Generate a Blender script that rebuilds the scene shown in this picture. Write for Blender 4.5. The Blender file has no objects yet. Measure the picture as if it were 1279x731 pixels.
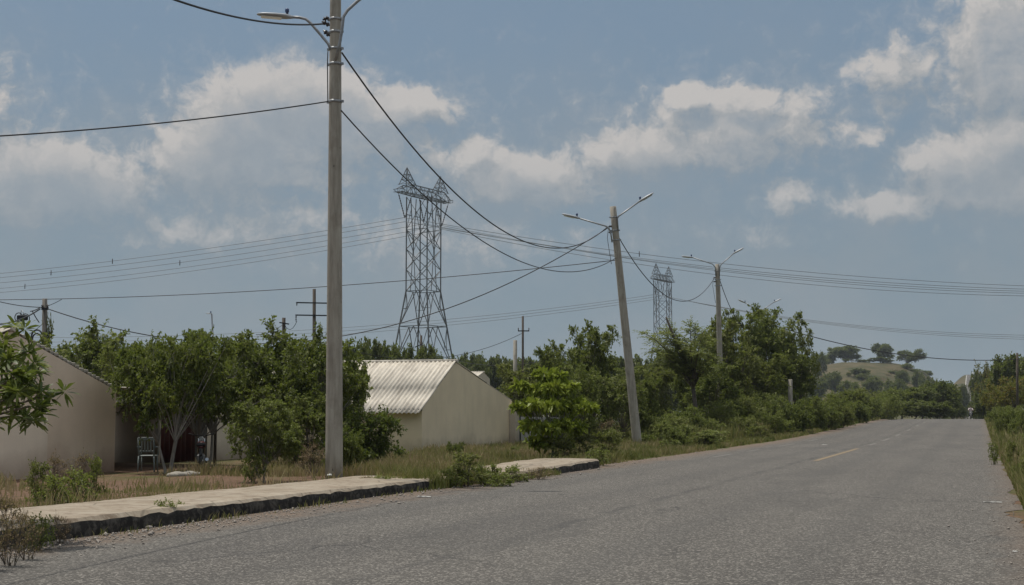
import bpy, math, random
import numpy as np
from mathutils import Vector, Matrix

random.seed(7)
R = math.radians
SC = bpy.context.scene
COL = SC.collection

# ------------------------------------------------------------------ camera
F = 1776.0                      # focal length in photo pixels (1279 wide)
YAW, PITCH, CAMZ = R(18.1), R(4.87), 1.5
cam_d = bpy.data.cameras.new('camera')
cam_d.sensor_width = 36.0
cam_d.lens = F / 1279 * 36.0
cam_d.clip_start, cam_d.clip_end = 0.1, 20000
cam = bpy.data.objects.new('camera', cam_d)
cam.location = (0, 0, CAMZ)
cam.rotation_euler = (math.pi / 2 + PITCH, 0, YAW)
COL.objects.link(cam)
SC.camera = cam
_m = cam.rotation_euler.to_matrix()
RIGHT, UP, FWD = _m.col[0].copy(), _m.col[1].copy(), -_m.col[2].copy()

def at(px, py, d):
    """world point seen at a photo pixel at optical depth d (for measuring the place)"""
    return Vector((0, 0, CAMZ)) + d * (FWD + RIGHT * ((px - 639.5) / F) + UP * ((365.5 - py) / F))

def z_for(X, Y, py):
    c = (365.5 - py) / F
    return CAMZ + (c * (FWD.x * X + FWD.y * Y) - (UP.x * X + UP.y * Y)) / (UP.z - c * FWD.z)

# ------------------------------------------------------------------ terrain
def sstep(a, b, x):
    t = np.clip((np.asarray(x, float) - a) / (b - a), 0, 1)
    return t * t * (3 - 2 * t)

def road_z(Y):
    Y = np.asarray(Y, float)
    z = 0.85 * sstep(70, 175, Y)
    z = z - 4.2 * sstep(178, 400, Y)
    z = z + 33.5 * sstep(640, 1120, Y)
    return z - 18 * sstep(1120, 1600, Y)

def road_l(Y):
    return -10.6 + 3.8 * sstep(180, 420, Y)

def road_r(Y):
    return 0.62 - 1.2 * sstep(180, 420, Y)

def wob(X, Y):
    return (np.sin(X * .71 + Y * .23) * np.sin(Y * .57 - X * .31) * .5 + np.sin(X * 1.9 + 1.3) * np.sin(Y * 1.37 + .4) * .25)

def ground(X, Y):
    X = np.asarray(X, float); Y = np.asarray(Y, float)
    rz = road_z(Y)
    # open land
    L = -0.08 + .05 * wob(X * .5, Y * .5)
    L = L + 30 * np.exp(-np.abs((X + 64) / 56) ** 2.7 - ((Y - 820) / 150) ** 2) * (1 + .07 * wob(X * .12, Y * .05))
    L = L + 36 * np.exp(-((X - 34) / 42) ** 2 - ((Y - 930) / 190) ** 2)
    L = L + 5 * sstep(1400, 3000, Y)
    bank = np.where(X < -5, .55 * sstep(62, 95, Y) * (1 - sstep(150, 230, Y)), 0.55 * sstep(40, 100, Y) * (1 - sstep(150, 230, Y)))
    dl = road_l(Y) - X
    dr = X - road_r(Y)
    d = np.maximum(dl, dr)                       # >0 outside the road
    w = sstep(0.3, 14, d)
    w = np.where(Y > 500, sstep(0.5, 24, d), w)
    edge = rz - .05 + .042 * sstep(-.85, -.45, d) + .022 * sstep(0.0, .30, d)
    h = edge * (1 - w) + L * w
    h = h + bank * sstep(1.0, 5, d)
    h = h + .02 * wob(X * 2.1, Y * 2.3) * sstep(.3, 1.5, d)
    return h

def g(x, y):
    return float(ground(x, y))

def gp(px, d, py=517):
    p = at(px, py, d)
    return Vector((p.x, p.y, g(p.x, p.y)))

# ------------------------------------------------------------------ mesh helpers
def mesh_np(name, V, Fq, mats=(), smooth=False, mi=None):
    V = np.ascontiguousarray(V, dtype=np.float32); Fq = np.ascontiguousarray(Fq, dtype=np.int32)
    me = bpy.data.meshes.new(name)
    n, k = Fq.shape
    me.vertices.add(len(V)); me.vertices.foreach_set('co', V.ravel())
    me.loops.add(n * k); me.loops.foreach_set('vertex_index', Fq.ravel())
    me.polygons.add(n)
    me.polygons.foreach_set('loop_start', np.arange(0, n * k, k, dtype=np.int32))
    me.polygons.foreach_set('loop_total', np.full(n, k, dtype=np.int32))
    if smooth: me.polygons.foreach_set('use_smooth', np.ones(n, dtype=bool))
    for m in mats: me.materials.append(m)
    if mi is not None: me.polygons.foreach_set('material_index', np.asarray(mi, dtype=np.int32))
    me.update(calc_edges=True); me.validate()
    return me

class MB:
    """collects shapes into ONE mesh"""
    def __init__(s): s.v = []; s.f = []; s.m = []; s.sm = []
    def add(s, vs, fs, mi=0, sm=False):
        o = len(s.v)
        s.v += [tuple(v) for v in vs]
        for f in fs:
            s.f.append([o + i for i in f]); s.m.append(mi); s.sm.append(sm)
    def box(s, c, size, rot=None, mi=0, bev=0.0):
        hx, hy, hz = [a / 2 for a in size]
        c = Vector(c)
        if bev <= 0:
            vs = [Vector((x, y, z)) for x in (-hx, hx) for y in (-hy, hy) for z in (-hz, hz)]
            fs = [(0, 1, 3, 2), (4, 6, 7, 5), (0, 4, 5, 1), (2, 3, 7, 6), (0, 2, 6, 4), (1, 5, 7, 3)]
        else:
            b = min(bev, hx * .9, hy * .9, hz * .9)
            ring = [(-hx + b, -hy), (hx - b, -hy), (hx, -hy + b), (hx, hy - b), (hx - b, hy), (-hx + b, hy), (-hx, hy - b), (-hx, -hy + b)]
            vs = []
            for z, k in ((-hz, 1), (-hz + b, 0), (hz - b, 0), (hz, 1)):
                for (x, y) in ring:
                    if k: x -= math.copysign(b, x) * .9; y -= math.copysign(b, y) * .9
                    vs.append(Vector((x, y, z)))
            fs = []
            for l in range(3):
                for i in range(8):
                    j = (i + 1) % 8
                    fs.append((l * 8 + i, l * 8 + j, l * 8 + 8 + j, l * 8 + 8 + i))
            fs.append(tuple(range(7, -1, -1))); fs.append(tuple(range(24, 32)))
        if rot is not None: vs = [rot @ v for v in vs]
        s.add([v + c for v in vs], fs, mi)
    def tube(s, pts, rad, n=8, mi=0, caps=True, sm=True):
        pts = [Vector(p) for p in pts]
        if not hasattr(rad, '__len__'): rad = [rad] * len(pts)
        o = []; prev = None
        for i, p in enumerate(pts):
            t = (pts[min(i + 1, len(pts) - 1)] - pts[max(i - 1, 0)])
            t = t.normalized() if t.length > 1e-9 else Vector((0, 0, 1))
            if prev is None:
                a = t.orthogonal().normalized()
            else:
                a = prev - t * prev.dot(t)
                a = a.normalized() if a.length > 1e-6 else t.orthogonal().normalized()
            prev = a; b = t.cross(a)
            for k in range(n):
                th = 2 * math.pi * k / n
                o.append(p + (a * math.cos(th) + b * math.sin(th)) * rad[i])
        fs = []
        for i in range(len(pts) - 1):
            for k in range(n):
                q = (k + 1) % n
                fs.append((i * n + k, i * n + q, i * n + n + q, i * n + n + k))
        s.add(o, fs, mi, sm)
        if caps:
            s.add(o[:n], [tuple(range(n - 1, -1, -1))], mi)
            s.add(o[-n:], [tuple(range(n))], mi)
    wk = 1.0
    def bar(s, p, q, w, mi=0):
        p, q = Vector(p), Vector(q)
        s.tube([p, q], w * .7071 * MB.wk, 4, mi, True, False)
    def lathe(s, prof, n=24, c=(0, 0, 0), mi=0):
        c = Vector(c); vs = []; fs = []
        for (r, z) in prof:
            for k in range(n):
                th = 2 * math.pi * k / n
                vs.append(c + Vector((r * math.cos(th), r * math.sin(th), z)))
        for i in range(len(prof) - 1):
            for k in range(n):
                q = (k + 1) % n
                fs.append((i * n + k, i * n + q, i * n + n + q, i * n + n + k))
        s.add(vs, fs, mi, True)
        s.add(vs[:n], [tuple(range(n - 1, -1, -1))], mi); s.add(vs[-n:], [tuple(range(n))], mi)
    def torus(s, c, Rr, r, ax='x', n=24, k=8, mi=0):
        pts = []
        for i in range(n):
            th = 2 * math.pi * i / n
            a, b = math.cos(th), math.sin(th)
            for j in range(k):
                ph = 2 * math.pi * j / k
                rr = Rr + r * math.cos(ph); h = r * math.sin(ph)
                v = {'x': (h, rr * a, rr * b), 'y': (rr * a, h, rr * b), 'z': (rr * a, rr * b, h)}[ax]
                pts.append(Vector(c) + Vector(v))
        fs = [(i * k + j, ((i + 1) % n) * k + j, ((i + 1) % n) * k + (j + 1) % k, i * k + (j + 1) % k) for i in range(n) for j in range(k)]
        s.add(pts, fs, mi, True)
    def prism(s, poly, depth, axis='x', o=0.0, mi=0):
        """extrude a polygon given in the two other axes"""
        def P(a, b, h):
            return {'x': (h, a, b), 'y': (a, h, b), 'z': (a, b, h)}[axis]
        n = len(poly)
        vs = [P(a, b, o) for a, b in poly] + [P(a, b, o + depth) for a, b in poly]
        fs = [tuple(range(n - 1, -1, -1)), tuple(range(n, 2 * n))] + [(i, (i + 1) % n, n + (i + 1) % n, n + i) for i in range(n)]
        s.add(vs, fs, mi)
    def mesh(s, name, mats):
        me = bpy.data.meshes.new(name)
        me.from_pydata(s.v, [], s.f)
        if not isinstance(mats, (list, tuple)): mats = [mats]
        for m in mats: me.materials.append(m)
        me.polygons.foreach_set('material_index', s.m)
        me.polygons.foreach_set('use_smooth', s.sm)
        me.update()
        import bmesh
        bm = bmesh.new(); bm.from_mesh(me)
        bmesh.ops.remove_doubles(bm, verts=bm.verts, dist=1e-5)
        bmesh.ops.recalc_face_normals(bm, faces=bm.faces)
        bm.to_mesh(me); bm.free()
        return me
    def build(s, name, mats, parent=None, loc=None):
        return link(name, s.mesh(name, mats), parent, loc)

def link(name, me, parent=None, loc=None):
    o = bpy.data.objects.new(name, me)
    COL.objects.link(o)
    if parent: o.parent = parent
    if loc is not None: o.location = loc
    return o

def tag(o, label=None, cat=None, group=None, kind=None):
    if label: o['label'] = label
    if cat: o['category'] = cat
    if group: o['group'] = group
    if kind: o['kind'] = kind
    return o

def empty(name, loc, label, cat, group=None, rz=0.0):
    o = bpy.data.objects.new(name, None)
    o.empty_display_size = .3
    o.location = loc; o.rotation_euler = (0, 0, rz)
    COL.objects.link(o)
    return tag(o, label, cat, group)

def copy_tree(o, parent=None):
    c = o.copy(); COL.objects.link(c)
    if parent: c.parent = parent
    for ch in [x for x in COL.objects if x.parent == o]: copy_tree(ch, c)
    return c

# ------------------------------------------------------------------ materials
class NT:
    def __init__(s, nt): s.nt = nt
    def n(s, t, **kw):
        nd = s.nt.nodes.new(t)
        for k, v in kw.items():
            if k == 'inp':
                for kk, vv in v.items():
                    if isinstance(vv, bpy.types.NodeSocket): s.nt.links.new(vv, nd.inputs[kk])
                    else: nd.inputs[kk].default_value = vv
            else: setattr(nd, k, v)
        return nd
    def math(s, op, a, b=None, c=None, clamp=False):
        nd = s.n('ShaderNodeMath', operation=op, use_clamp=clamp)
        for i, v in enumerate((a, b, c)):
            if v is None: continue
            if isinstance(v, bpy.types.NodeSocket): s.nt.links.new(v, nd.inputs[i])
            else: nd.inputs[i].default_value = v
        return nd.outputs[0]
    def mix(s, f, a, b):
        nd = s.n('ShaderNodeMix', data_type='RGBA')
        for i, v in ((0, f), (6, a), (7, b)):
            if isinstance(v, bpy.types.NodeSocket): s.nt.links.new(v, nd.inputs[i])
            else: nd.inputs[i].default_value = (*v, 1) if i and len(v) == 3 else v
        return nd.outputs[2]
    def ramp(s, f, stops):
        nd = s.n('ShaderNodeValToRGB')
        el = nd.color_ramp.elements
        while len(el) < len(stops): el.new(.5)
        for e, (p, c) in zip(el, stops):
            e.position = p; e.color = (*c, 1) if len(c) == 3 else c
        s.nt.links.new(f, nd.inputs[0])
        return nd.outputs[0]
    def noise(s, vec, scale, detail=4, rough=.55, dist=0.0):
        nd = s.n('ShaderNodeTexNoise', inp={'Scale': scale, 'Detail': detail, 'Roughness': rough, 'Distortion': dist})
        if vec is not None: s.nt.links.new(vec, nd.inputs['Vector'])
        return nd.outputs[0]
    def mapr(s, v, a, b, c=0.0, d=1.0, smooth=False):
        nd = s.n('ShaderNodeMapRange', interpolation_type='SMOOTHSTEP' if smooth else 'LINEAR', inp={'Value': v, 'From Min': a, 'From Max': b, 'To Min': c, 'To Max': d})
        return nd.outputs[0]

def newmat(name):
    m = bpy.data.materials.new(name); m.use_nodes = True
    nt = m.node_tree; nt.nodes.clear()
    t = NT(nt)
    out = t.n('ShaderNodeOutputMaterial')
    bs = t.n('ShaderNodeBsdfPrincipled')
    nt.links.new(bs.outputs[0], out.inputs[0])
    return m, t, bs, out

def put(t, sock, v):
    if isinstance(v, bpy.types.NodeSocket): t.nt.links.new(v, sock)
    else: sock.default_value = (*v, 1) if hasattr(v, '__len__') and len(v) == 3 else v

def simple(name, c1, c2=None, scale=6.0, rough=.7, metal=0.0, bump=0.0, stretch=None, coord='Object', spec=None):
    m, t, bs, out = newmat(name)
    tc = t.n('ShaderNodeTexCoord').outputs[coord]
    if stretch:
        tc = t.n('ShaderNodeMapping', inp={'Vector': tc, 'Scale': stretch}).outputs[0]
    n = t.noise(tc, scale, 6, .6)
    c2 = c2 or tuple(x * .7 for x in c1)
    put(t, bs.inputs['Base Color'], t.mix(t.mapr(n, .32, .68), c1, c2))
    bs.inputs['Roughness'].default_value = rough; bs.inputs['Metallic'].default_value = metal
    if spec is not None: bs.inputs['Specular IOR Level'].default_value = spec
    if bump:
        n2 = t.noise(tc, scale * 6, 5, .6)
        b = t.n('ShaderNodeBump', inp={'Strength': bump, 'Distance': .02, 'Height': n2})
        put(t, bs.inputs['Normal'], b.outputs[0])
    return m

def leafmat(name, cols, trans=.40, rough=.55):
    """cols: 3 leaf colours mixed per leaf"""
    m, t, bs, out = newmat(name)
    geo = t.n('ShaderNodeNewGeometry')
    tc = t.n('ShaderNodeTexCoord').outputs['Object']
    big = t.noise(tc, .9, 2, .5)
    f = t.math('ADD', t.math('MULTIPLY', geo.outputs['Random Per Island'], .62), t.math('MULTIPLY', t.mapr(big, .3, .7), .38))
    c = t.ramp(f, [(0.05, cols[0]), (.5, cols[1]), (.95, cols[2])])
    oi = t.n('ShaderNodeObjectInfo').outputs['Random']
    c = t.mix(t.math('MULTIPLY', oi, .55), c, t.n('ShaderNodeHueSaturation', inp={'Hue': .485, 'Saturation': .85, 'Value': 1.35, 'Color': c}).outputs[0])
    put(t, bs.inputs['Base Color'], c)
    bs.inputs['Roughness'].default_value = rough
    bs.inputs['Specular IOR Level'].default_value = .22
    tr = t.n('ShaderNodeBsdfTranslucent')
    put(t, tr.inputs[0], t.mix(.5, c, (.20, .26, .03)))
    mx = t.n('ShaderNodeMixShader', inp={0: trans})
    t.nt.links.new(bs.outputs[0], mx.inputs[1]); t.nt.links.new(tr.outputs[0], mx.inputs[2])
    t.nt.links.new(mx.outputs[0], out.inputs[0])
    return m

M = {}
M['leaf_yard'] = leafmat('leaf_yard', [(.045, .066, .014), (.105, .128, .026), (.190, .200, .050)])
M['leaf_dark'] = leafmat('leaf_dark', [(.036, .056, .013), (.080, .106, .024), (.150, .168, .042)])
M['leaf_bright'] = leafmat('leaf_bright', [(.145, .190, .018), (.215, .262, .028), (.29, .33, .05)], .40, .45)
M['leaf_olive'] = leafmat('leaf_olive', [(.070, .082, .020), (.135, .148, .036), (.205, .205, .062)])
M['leaf_far'] = leafmat('leaf_far', [(.052, .066, .020), (.098, .114, .034), (.155, .162, .056)])
M['leaf_bush'] = leafmat('leaf_bush', [(.070, .092, .020), (.130, .156, .036), (.205, .215, .062)])
M['leaf_weed'] = leafmat('leaf_weed', [(.095, .120, .026), (.155, .180, .042), (.225, .230, .075)])
M['leaf_dry'] = leafmat('leaf_dry', [(.14, .09, .05), (.23, .16, .09), (.32, .25, .14)], .2, .7)
M['leaf_orange'] = leafmat('leaf_orange', [(.07, .08, .018), (.13, .125, .026), (.30, .17, .03)])
M['leaf_lance'] = leafmat('leaf_lance', [(.055, .080, .020), (.110, .140, .030), (.21, .23, .046)], .3, .42)
M['bark'] = simple('bark', (.16, .13, .10), (.07, .055, .042), 9, .9, bump=.5, stretch=(1, 1, .35))
M['bark_pale'] = simple('bark_pale', (.36, .33, .29), (.17, .15, .125), 7, .9, bump=.4, stretch=(1, 1, .5))
M['steel'] = simple('steel', (.33, .34, .35), (.22, .22, .22), 12, .5, .6)
M['tower_steel'] = simple('tower_steel', (.14, .143, .146), (.085, .087, .09), 1.5, .6, .3)
M['lamp_grey'] = simple('lamp_grey', (.42, .43, .44), (.33, .34, .35), 8, .45, .2)
M['lamp_glass'] = simple('lamp_glass', (.62, .62, .58), (.5, .5, .47), 8, .12, 0)
M['blue_plastic'] = simple('blue_plastic', (.03, .06, .16), (.02, .04, .11), 8, .4)
M['clear_plastic'] = simple('clear_plastic', (.30, .33, .35), (.22, .24, .26), 8, .2)
M['black_rubber'] = simple('black_rubber', (.018, .018, .019), (.010, .010, .011), 20, .6)
M['cable'] = simple('cable', (.022, .022, .024), (.014, .014, .015), 3, .6)
M['conductor'] = simple('conductor', (.20, .205, .21), (.15, .155, .16), .5, .5, .5)
M['insulator'] = simple('insulator', (.045, .032, .028), (.025, .02, .018), 14, .3)
M['pole_dark'] = simple('pole_dark', (.20, .18, .155), (.11, .10, .085), 6, .9, stretch=(1, 1, .2))
M['wood_pole'] = simple('wood_pole', (.11, .085, .065), (.055, .045, .037), 8, .9, bump=.4, stretch=(1, 1, .1))
M['white_paint'] = simple('white_paint', (.70, .69, .66), (.52, .51, .47), 9, .6)
M['red_paint'] = simple('red_paint', (.085, .012, .012), (.05, .008, .008), 5, .5)
M['chair_plastic'] = simple('chair_plastic', (.24, .28, .27), (.18, .21, .20), 7, .4)
M['dark_metal'] = simple('dark_metal', (.03, .03, .033), (.018, .018, .02), 10, .35, .5)
M['chrome'] = simple('chrome', (.6, .6, .6), (.45, .45, .45), 10, .2, 1)
M['skin'] = simple('skin', (.22, .12, .075), (.17, .09, .055), 8, .6)
M['pale_cloth'] = simple('pale_cloth', (.62, .52, .52), (.5, .42, .42), 10, .85)
M['dark_cloth'] = simple('dark_cloth', (.03, .03, .04), (.02, .02, .027), 10, .85)
M['hair'] = simple('hair', (.012, .010, .009), (.008, .007, .006), 30, .6)
M['stone'] = simple('stone', (.34, .30, .26), (.20, .175, .15), 14, .9, bump=.4)
M['plaster_cap'] = simple('plaster_cap', (.36, .33, .28), (.24, .22, .18), 5, .9)
M['car_white'] = simple('car_white', (.75, .75, .75), (.7, .7, .7), 3, .25)
M['car_glass'] = simple('car_glass', (.03, .035, .04), (.02, .025, .03), 3, .1)
M['block_wall'] = simple('block_wall', (.44, .42, .39), (.29, .28, .26), 2.2, .9, bump=.3)

def mat_plaster(name, base, dark, splash):
    m, t, bs, out = newmat(name)
    tc = t.n('ShaderNodeTexCoord').outputs['Object']
    streak = t.n('ShaderNodeMapping', inp={'Vector': tc, 'Scale': (1, 1, .16)}).outputs[0]
    n1 = t.noise(tc, .8, 5, .6); n2 = t.noise(streak, 3.2, 5, .65); n3 = t.noise(tc, 30, 3, .5)
    c = t.mix(t.mapr(n1, .35, .7), base, tuple(x * .86 for x in base))
    c = t.mix(t.math('MULTIPLY', t.mapr(n2, .52, .78), .55), c, dark)
    z = t.n('ShaderNodeSeparateXYZ', inp={0: tc}).outputs[2]
    low = t.math('ADD', z, t.math('MULTIPLY', n1, -.9))
    c = t.mix(t.math('MULTIPLY', t.mapr(low, .35, -.45), .75), c, splash)      # mud splashed up from the yard
    put(t, bs.inputs['Base Color'], c); bs.inputs['Roughness'].default_value = .92
    b = t.n('ShaderNodeBump', inp={'Strength': .25, 'Distance': .01, 'Height': n3}); put(t, bs.inputs['Normal'], b.outputs[0])
    return m
M['plaster_beige'] = mat_plaster('plaster_beige', (.74, .60, .46), (.63, .51, .385), (.26, .12, .075))
M['plaster_olive'] = mat_plaster('plaster_olive', (.70, .585, .41), (.57, .475, .33), (.18, .14, .085))
M['plaster_patch'] = mat_plaster('plaster_patch', (.80, .68, .54), (.70, .59, .46), (.30, .19, .12))
M['plaster_cream'] = mat_plaster('plaster_cream', (.50, .43, .34), (.35, .30, .23), (.2, .14, .09))

def mat_roof():
    m, t, bs, out = newmat('fibre_cement')
    tc = t.n('ShaderNodeTexCoord').outputs['Object']
    n1 = t.noise(tc, .9, 5, .6)
    st = t.n('ShaderNodeMapping', inp={'Vector': tc, 'Scale': (1.6, .22, .22)}).outputs[0]
    n2 = t.noise(st, 4, 5, .65)
    c = t.mix(t.mapr(n1, .35, .7), (.62, .565, .475), (.50, .455, .385))
    c = t.mix(t.math('MULTIPLY', t.mapr(n2, .46, .72), .75), c, (.25, .22, .18))
    n5 = t.noise(tc, 2.6, 6, .7)
    c = t.mix(t.math('MULTIPLY', t.mapr(n5, .55, .72), .5), c, (.20, .165, .12))
    put(t, bs.inputs['Base Color'], c); bs.inputs['Roughness'].default_value = .9
    return m
M['porch_shade_dark'] = simple('porch_shade_dark', (.055, .042, .034), (.03, .024, .02), 5, .9, stretch=(1, 4, .3))  # porch back wall: the shade inside the porch is put into this near-black colour
M['roof'] = mat_roof()

def mat_concrete_pole():
    m, t, bs, out = newmat('pole_concrete')
    tc = t.n('ShaderNodeTexCoord').outputs['Object']
    st = t.n('ShaderNodeMapping', inp={'Vector': tc, 'Scale': (1, 1, .12)}).outputs[0]
    n1 = t.noise(st, 9, 6, .65); n2 = t.noise(tc, 2.2, 4, .6); n3 = t.noise(tc, 70, 3, .6)
    c = t.ramp(n1, [(.28, (.205, .18, .145)), (.5, (.32, .29, .24)), (.74, (.43, .395, .335))])
    c = t.mix(t.math('MULTIPLY', t.mapr(n2, .5, .75), .5), c, (.15, .12, .09))
    vor = t.n('ShaderNodeTexVoronoi', inp={'Vector': t.n('ShaderNodeMapping', inp={'Vector': tc, 'Scale': (1, 1, .5)}).outputs[0], 'Scale': 5.5}).outputs['Distance']
    c = t.mix(t.math('MULTIPLY', t.mapr(vor, .10, .05), .7), c, (.05, .042, .035))          # bug holes
    put(t, bs.inputs['Base Color'], c); bs.inputs['Roughness'].default_value = .9
    b = t.n('ShaderNodeBump', inp={'Strength': .4, 'Distance': .01, 'Height': t.math('ADD', n3, n1)}); put(t, bs.inputs['Normal'], b.outputs[0])
    return m
M['pole'] = mat_concrete_pole()

def mat_asphalt():
    m, t, bs, out = newmat('asphalt')
    pos = t.n('ShaderNodeNewGeometry').outputs['Position']
    sx = t.n('ShaderNodeSeparateXYZ', inp={0: pos})
    X, Y = sx.outputs[0], sx.outputs[1]
    fine = t.noise(pos, 48, 4, .8)
    mid = t.noise(pos, 9, 4, .6)
    big = t.noise(t.n('ShaderNodeMapping', inp={'Vector': pos, 'Scale': (.55, .12, 1)}).outputs[0], 1.0, 5, .6)
    vor = t.n('ShaderNodeTexVoronoi', inp={'Vector': pos, 'Scale': 44.0, 'Randomness': 1.0})
    base = t.mix(t.mapr(big, .30, .70), (.074, .066, .057), (.118, .107, .092))
    base = t.mix(t.math('MULTIPLY', t.mapr(mid, .35, .7), .45), base, (.078, .070, .060))
    chip = t.n('ShaderNodeSeparateColor', inp={0: vor.outputs['Color']}).outputs[0]
    base = t.mix(t.mapr(chip, .66, .95), base, (.30, .275, .24))                # pale stones showing in the wearing course
    base = t.mix(t.math('MULTIPLY', t.mapr(fine, .53, .40), .85), base, (.030, .028, .025))
    base = t.mix(t.math('MULTIPLY', t.mapr(t.noise(pos, 1.6, 5, .7), .60, .74), .5), base, (.065, .06, .055))
    # old repair strip with tar along the middle seam, dirt carried in at both sides
    wv = t.math('ADD', X, t.math('MULTIPLY', t.math('SUBTRACT', t.noise(pos, .6, 3, .6), .5), .55))
    seam = t.mapr(t.math('ABSOLUTE', t.math('ADD', wv, 5.35)), .16, .02)
    base = t.mix(t.math('MULTIPLY', seam, t.math('MULTIPLY', t.mapr(t.noise(pos, .35, 3, .5), .35, .6), .55)), base, (.04, .038, .036))
    for cx, wd in ((-8.6, .5), (-6.6, .5), (-3.7, .5), (-1.7, .5)):
        tr = t.mapr(t.math('ABSOLUTE', t.math('ADD', wv, -cx)), wd, .1)
        base = t.mix(t.math('MULTIPLY', tr, .22), base, (.06, .057, .053))
    pn = t.noise(t.n('ShaderNodeMapping', inp={'Vector': pos, 'Scale': (.9, .22, 1)}).outputs[0], .45, 4, .55)
    base = t.mix(t.math('MULTIPLY', t.mapr(pn, .57, .60), .28), base, (.060, .056, .052))                # old patched areas
    crk = t.n('ShaderNodeTexVoronoi', feature='DISTANCE_TO_EDGE', inp={'Vector': t.n('ShaderNodeVectorMath', operation='ADD', inp={0: pos, 1: t.n('ShaderNodeTexNoise', inp={'Vector': pos, 'Scale': 1.5, 'Detail': 4.0}).outputs['Color']}).outputs[0], 'Scale': .33}).outputs['Distance']
    base = t.mix(t.math('MULTIPLY', t.mapr(crk, .012, .004), t.math('MULTIPLY', t.mapr(t.noise(pos, .25, 2, .5), .48, .6), .6)), base, (.03, .028, .026))
    ew = t.math('MULTIPLY', t.math('SUBTRACT', t.noise(pos, .9, 5, .65), .5), 2.2)
    dl = t.math('SUBTRACT', t.math('ADD', X, 10.6), ew)
    dirt = t.mapr(dl, 1.35, .35)
    dirtc = t.mix(t.mapr(t.noise(pos, 14, 4, .7), .35, .65), (.19, .135, .095), (.10, .075, .055))
    base = t.mix(t.math('MULTIPLY', dirt, t.mapr(t.noise(pos, 6, 4, .7), .25, .48)), base, dirtc)
    dr = t.math('SUBTRACT', t.math('SUBTRACT', .62, X), t.math('MULTIPLY', ew, .45))
    base = t.mix(t.math('MULTIPLY', t.mapr(dr, .55, .0), .45), base, dirtc)
    put(t, bs.inputs['Base Color'], base)
    bs.inputs['Roughness'].default_value = .86
    bs.inputs['Specular IOR Level'].default_value = .3
    b = t.n('ShaderNodeBump', inp={'Strength': .55, 'Distance': .012, 'Height': t.math('ADD', fine, t.math('MULTIPLY', vor.outputs['Distance'], -.6))})
    put(t, bs.inputs['Normal'], b.outputs[0])
    return m
M['asphalt'] = mat_asphalt()

def mat_line(name, col):
    m, t, bs, out = newmat(name)
    pos = t.n('ShaderNodeNewGeometry').outputs['Position']
    n = t.noise(pos, 26, 5, .75); n2 = t.noise(pos, 1.3, 3, .6)
    c = t.mix(t.math('ADD', t.mapr(n, .50, .62), t.mapr(n2, .62, .75), clamp=True), col, (.10, .093, .083))
    put(t, bs.inputs['Base Color'], c); bs.inputs['Roughness'].default_value = .8
    return m
M['line_yellow'] = mat_line('line_yellow', (.235, .165, .08))
M['line_faint'] = mat_line('line_faint', (.155, .143, .122))
M['line_white'] = mat_line('line_white', (.42, .41, .38))

def mat_ground():
    m, t, bs, out = newmat('soil')
    pos = t.n('ShaderNodeNewGeometry').outputs['Position']
    n1 = t.noise(pos, .16, 6, .65); n2 = t.noise(pos, 5, 5, .65); n3 = t.noise(pos, 40, 3, .6); n4 = t.noise(pos, .045, 6, .7)
    soil = t.mix(t.mapr(n2, .35, .65), (.17, .105, .068), (.10, .065, .045))
    dry = t.mix(t.mapr(n2, .4, .6), (.17, .135, .07), (.12, .105, .05))
    grn = t.mix(t.mapr(n2, .35, .65), (.085, .095, .03), (.05, .065, .02))
    c = t.mix(t.mapr(n1, .40, .56), dry, grn)
    Y = t.n('ShaderNodeSeparateXYZ', inp={0: pos}).outputs[1]
    near = t.mapr(Y, 46, 40)
    c = t.mix(t.math('MULTIPLY', near, t.mapr(n1, .62, .48)), c, soil)
    far = t.mapr(Y, 350, 600)
    fc = t.mix(t.mapr(n4, .42, .58), (.105, .086, .048), (.048, .054, .023))
    c = t.mix(far, c, fc)
    put(t, bs.inputs['Base Color'], c); bs.inputs['Roughness'].default_value = .95
    bs.inputs['Specular IOR Level'].default_value = .1
    b = t.n('ShaderNodeBump', inp={'Strength': .5, 'Distance': .03, 'Height': t.math('ADD', n2, n3)}); put(t, bs.inputs['Normal'], b.outputs[0])
    return m
M['soil'] = mat_ground()

def mat_walk(name, c1, c2, stain, amt):
    m, t, bs, out = newmat(name)
    pos = t.n('ShaderNodeNewGeometry').outputs['Position']
    n1 = t.noise(pos, 1.1, 6, .65); n2 = t.noise(pos, 7, 5, .7); n3 = t.noise(pos, 60, 3, .6)
    c = t.mix(t.mapr(n1, .35, .65), c1, c2)
    c = t.mix(t.math('MULTIPLY', t.mapr(n2, .48, .66), amt), c, stain)
    ck = t.n('ShaderNodeTexVoronoi', feature='DISTANCE_TO_EDGE', inp={'Vector': pos, 'Scale': .75}).outputs['Distance']
    c = t.mix(t.math('MULTIPLY', t.mapr(ck, .018, .005), .55), c, tuple(x * .45 for x in c2))
    c = t.mix(t.math('MULTIPLY', t.mapr(t.noise(pos, 2.4, 5, .7), .56, .68), .7), c, tuple(x * .8 for x in stain))
    put(t, bs.inputs['Base Color'], c); bs.inputs['Roughness'].default_value = .92
    bs.inputs['Specular IOR Level'].default_value = .15
    b = t.n('ShaderNodeBump', inp={'Strength': .4, 'Distance': .01, 'Height': t.math('ADD', n3, n2)}); put(t, bs.inputs['Normal'], b.outputs[0])
    return m
M['walk'] = mat_walk('pavement_concrete', (.35, .30, .235), (.27, .222, .165), (.17, .12, .08), .6)
M['kerb_face'] = mat_walk('kerb_black', (.020, .019, .018), (.045, .041, .037), (.15, .135, .115), .6)

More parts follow.
